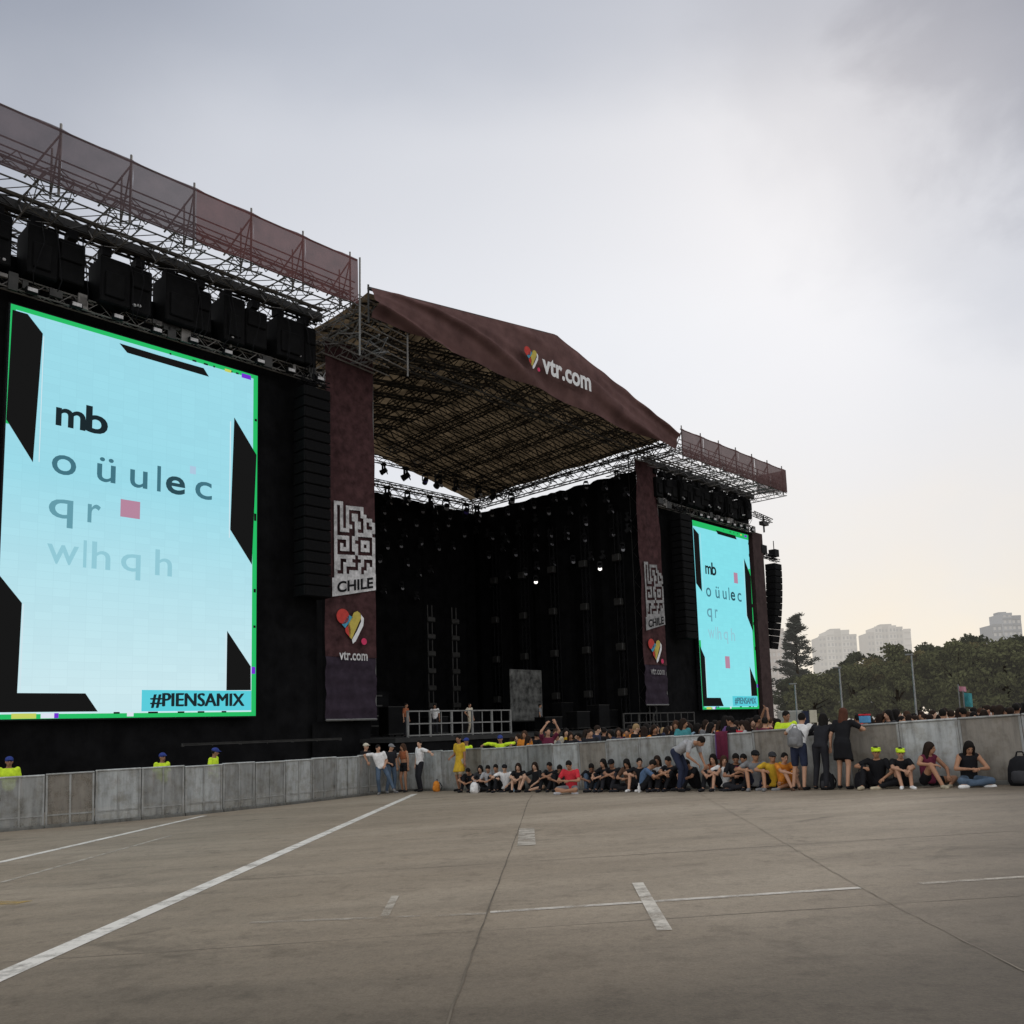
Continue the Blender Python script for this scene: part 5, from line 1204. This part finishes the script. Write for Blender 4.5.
for k, (w_, h, z0, n, lf, lm) in enumerate(((3.0, 6.0, 1.6, 6500, .19, 44), (3.6, 5.4, 1.5, 7000, .19, 52), (2.6, 7.0, 1.6, 6500, .18, 46), (3.2, 6.4, 1.2, 7000, .20, 40))):
    TV.append((crown_mesh(20+k, w_, h, z0, n, lf, lm).mesh('crown', [LEAF[0]]), trunk_mesh(40+k, h+z0, w_).mesh('trunk', [BARK])))
def tree(px_az, y, k, sc, mat, label, grp='trees behind the crowd', rot=0):
    x = px_az*y; t = thing('tree', label, 'tree', (x, y, gz(x, y)), rot, grp); t.scale = (sc*R.uniform(.9, 1.15), sc*R.uniform(.9, 1.15), sc)
    c = link('crown', TV[k][0], t); c.material_slots[0].link = 'OBJECT'; c.material_slots[0].material = LEAF[mat]; link('trunk', TV[k][1], t)
front = [(.315, 96, 0, .85, 1), (.338, 90, 1, .9, 0), (.362, 94, 3, .95, 1), (.384, 88, 0, .92, 0), (.408, 92, 1, 1.08, 2), (.432, 86, 2, 1.02, 0), (.456, 90, 3, 1.08, 2), (.480, 86, 1, 1.10, 0), (.505, 84, 0, 1.12, 0), (.530, 86, 3, 1.12, 2), (.556, 82, 1, 1.15, 0), (.582, 84, 2, 1.02, 1), (.608, 80, 0, 1.1, 0), (.636, 82, 3, 1.1, 2)]
for i, (a, y, k, sc, mt) in enumerate(front):
    tree(a, y, k, sc, mt, '%s bushy tree in the near row behind the crowd, %s from the left' % (['olive green', 'dark green', 'yellowish green'][mt], ORD[i]), rot=i*1.1)
back = [(.326, 118, 2, 1.0, 1), (.350, 122, 0, 1.0, 1), (.396, 116, 3, 1.36, 1), (.420, 124, 1, 1.25, 1), (.447, 120, 2, 1.22, 1), (.473, 116, 0, 1.42, 1), (.498, 122, 3, 1.33, 1), (.524, 118, 2, 1.40, 1), (.551, 120, 1, 1.5, 1), (.578, 114, 0, 1.45, 1), (.606, 118, 3, 1.45, 1), (.63, 116, 2, 1.4, 1)]
for i, (a, y, k, sc, mt) in enumerate(back):
    tree(a, y, k, sc, mt, 'dark treetop in the far row above the near trees, %s from the left' % ORD[i], rot=i*1.7+.5)
# ragged conifer beside the stage
x, y = .322*100, 100; s = thing('conifer_tree', 'tall ragged dark conifer with bent tip right of the stage', 'tree', (x, y, gz(x, y)))
r = random.Random(3); mb = MB(); H = 13.8
for k in range(84):
    z = 3+(H-3.2)*k/83*.99; L_ = (5.2*(1-(z/H)**1.0)+.4)*r.uniform(.5, 1.15); a = r.uniform(0, 6.3)
    d = Vector((math.cos(a), math.sin(a), r.uniform(-.05, .35)))
    for q in range(95):
        t = r.random()**.7; p = Vector((0, 0, z))+d*L_*t+Vector((r.gauss(0, .16), r.gauss(0, .16), r.gauss(0, .13)))
        e = (d+Vector((r.gauss(0, .5), r.gauss(0, .5), r.gauss(0, .4)))).normalized()*.24; f_ = e.orthogonal().normalized()*.07
        mb.add([p-e, p+f_, p+e, p-f_], [(0, 1, 2, 3)])
for q in range(130):
    t = r.random(); p = Vector((.1+t*t*.9, 0, H-.5+t*1.0-.5*t*t))+Vector((r.gauss(0, .12),)*1+(r.gauss(0, .12), r.gauss(0, .12))); e = Vector((r.gauss(0, 1), r.gauss(0, 1), r.gauss(0, 1))).normalized()*.22; f_ = e.orthogonal().normalized()*.07; mb.add([p-e, p+f_, p+e, p-f_], [(0, 1, 2, 3)])
mb.build('crown', LEAF[3], s)
mb = MB(); mb.tube((0, 0, -.3), (0, 0, H*.6), .28, .14, 8); mb.tube((0, 0, H*.6), (.1, 0, H), .14, .03, 6); mb.build('trunk', BARK, s)
tag(strip('hedge_ground', [(20, 100), (75, 92)], 26, noisy('rough_grass', (.05, .052, .028), .3, .4), .03), None, kind='structure')
def lamp_post(az, y, h, label):
    x = az*y; s = thing('lamp_post', label, 'lamp post', (x, y, gz(x, y)))
    mb = MB(); mb.tube((0, 0, 0), (0, 0, h), .085, .055, 8); mb.tube((0, 0, 0), (0, 0, .5), .13, .11, 8); mb.build('pole', M['alu'], s)
    mb = MB(); mb.bevbox(-.42, .12, -.1, .1, h, h+.12, .03); mb.build('lamp_head', M['rail'], s)
lamp_post(.3695, 62, 5.4, 'thin grey lamp post in front of the trees, middle one of three'); lamp_post(.4525, 62, 6.0, 'thin grey lamp post in front of the trees, right one of three'); lamp_post(.318, 66, 4.6, 'thin grey lamp post in front of the trees, left one beside the stage')
s = thing('white_van', 'pale box van parked behind the crowd right of the far screen', 'van', (.3105*72, 72, gz(.3105*72, 72)), rad(-16))
mb = MB(); mb.bevbox(-1.0, 1.0, 0, 3.4, .45, 2.75, .08); mb.build('body', noisy('van_paint', (.36, .35, .32), .1, 2, .5), s)
mb = MB(); mb.bevbox(-.92, .92, 3.42, 5.0, .45, 2.0, .15); mb.build('cab', noisy('cab_paint', (.30, .29, .27), .1, 2, .5), s)
for sx in (-.9, .9):
    for yy in (.8, 4.3):
        mb = MB(); mb.tube((sx-.1, yy, .36), (sx+.1, yy, .36), .36, n=14); mb.build('wheel', M['black'], s)
dp = noisy('door_paint', (.34, .33, .30), .1, 2, .5)
for a in (-.95, .02):
    mb = MB(); mb.box(a, a+.93, -.02, -.004, .55, 2.6); mb.build('rear_door', dp, s)
for sx in (-.9, .9):
    mb = MB(); mb.box(sx-.08, sx+.08, -.04, -.021, .6, .95); mb.build('tail_light', cmat('red', 'cloth'), s)
s = thing('notice_board', 'cream board on a dark blue post behind the standing three', 'sign', (.336*60, 60, gz(.336*60, 60)))
mb = MB(); mb.bevbox(-.24, .26, -.03, .03, 1.75, 2.6, .01); mb.build('board', noisy('cream_board', (.5, .47, .38), .1, 3), s)
mb = MB(); mb.box(-.75, -.3, -.04, .04, 1.4, 2.55); mb.build('blue_panel', cmat('navy', 'cloth'), s)
for a in (0, -.5):
    mb = MB(); mb.tube((a, .06, 0), (a, .06, 2.45), .05); mb.build('post', M['rail'], s)
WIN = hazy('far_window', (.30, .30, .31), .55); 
def block(az0, az1, y, tops, nf, nc, label, c, haze=.5, extra=None):
    x0, x1 = az0*y, az1*y; s = thing('apartment_building', label, 'building', ((x0+x1)/2, y, gz((x0+x1)/2, y)-2), rad(-6))
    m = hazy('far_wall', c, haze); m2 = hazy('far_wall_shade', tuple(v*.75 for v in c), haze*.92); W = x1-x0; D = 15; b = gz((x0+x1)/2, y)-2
    n = len(tops); zs = []
    for i, tp in enumerate(tops):        # stepped volumes, each set a little forward or back
        a, e = -W/2+W*i/n, -W/2+W*(i+1)/n; z = tp*y+CAMZ-b; zs.append(z); o = (i % 2)*1.2
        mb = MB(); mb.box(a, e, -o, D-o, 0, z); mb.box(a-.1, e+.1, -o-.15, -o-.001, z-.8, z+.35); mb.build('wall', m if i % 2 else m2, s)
    for i, z in enumerate(zs):
        a = -W/2+W*i/n; o = (i % 2)*1.2; k = max(1, int((z-3.1*nf)/3.1))
        while 3.1*k < z-1:
            mb = MB(); mb.box(a+.15, a+W/n-.15, -o-.45, -o-.2, 3.1*k-.5, 3.1*k+.3); mb.build('balcony', m2, s); k += 1
    cnt = 0
    for i, z in enumerate(zs):
        a = -W/2+W*i/n; o = (i % 2)*1.2; k = max(1, int((z-3.1*nf)/3.1)); per = max(1, nc//n)
        while 3.1*k+2.4 < z and cnt < 96:
            for j in range(per):
                q0 = a+W/n*(j+.25)/per; mb = MB(); mb.box(q0, q0+W/n*.5/per, -o-.06, -o-.003, 3.1*k+.75, 3.1*k+2.2); mb.build('window', WIN, s); cnt += 1
            k += 1
    mb = MB(); mb.box(-W*.12, W*.15, 4, 10, max(zs)*.9, max(zs)+1.4); mb.build('roof_house', m2, s)
    if extra: extra(s, W, zs)
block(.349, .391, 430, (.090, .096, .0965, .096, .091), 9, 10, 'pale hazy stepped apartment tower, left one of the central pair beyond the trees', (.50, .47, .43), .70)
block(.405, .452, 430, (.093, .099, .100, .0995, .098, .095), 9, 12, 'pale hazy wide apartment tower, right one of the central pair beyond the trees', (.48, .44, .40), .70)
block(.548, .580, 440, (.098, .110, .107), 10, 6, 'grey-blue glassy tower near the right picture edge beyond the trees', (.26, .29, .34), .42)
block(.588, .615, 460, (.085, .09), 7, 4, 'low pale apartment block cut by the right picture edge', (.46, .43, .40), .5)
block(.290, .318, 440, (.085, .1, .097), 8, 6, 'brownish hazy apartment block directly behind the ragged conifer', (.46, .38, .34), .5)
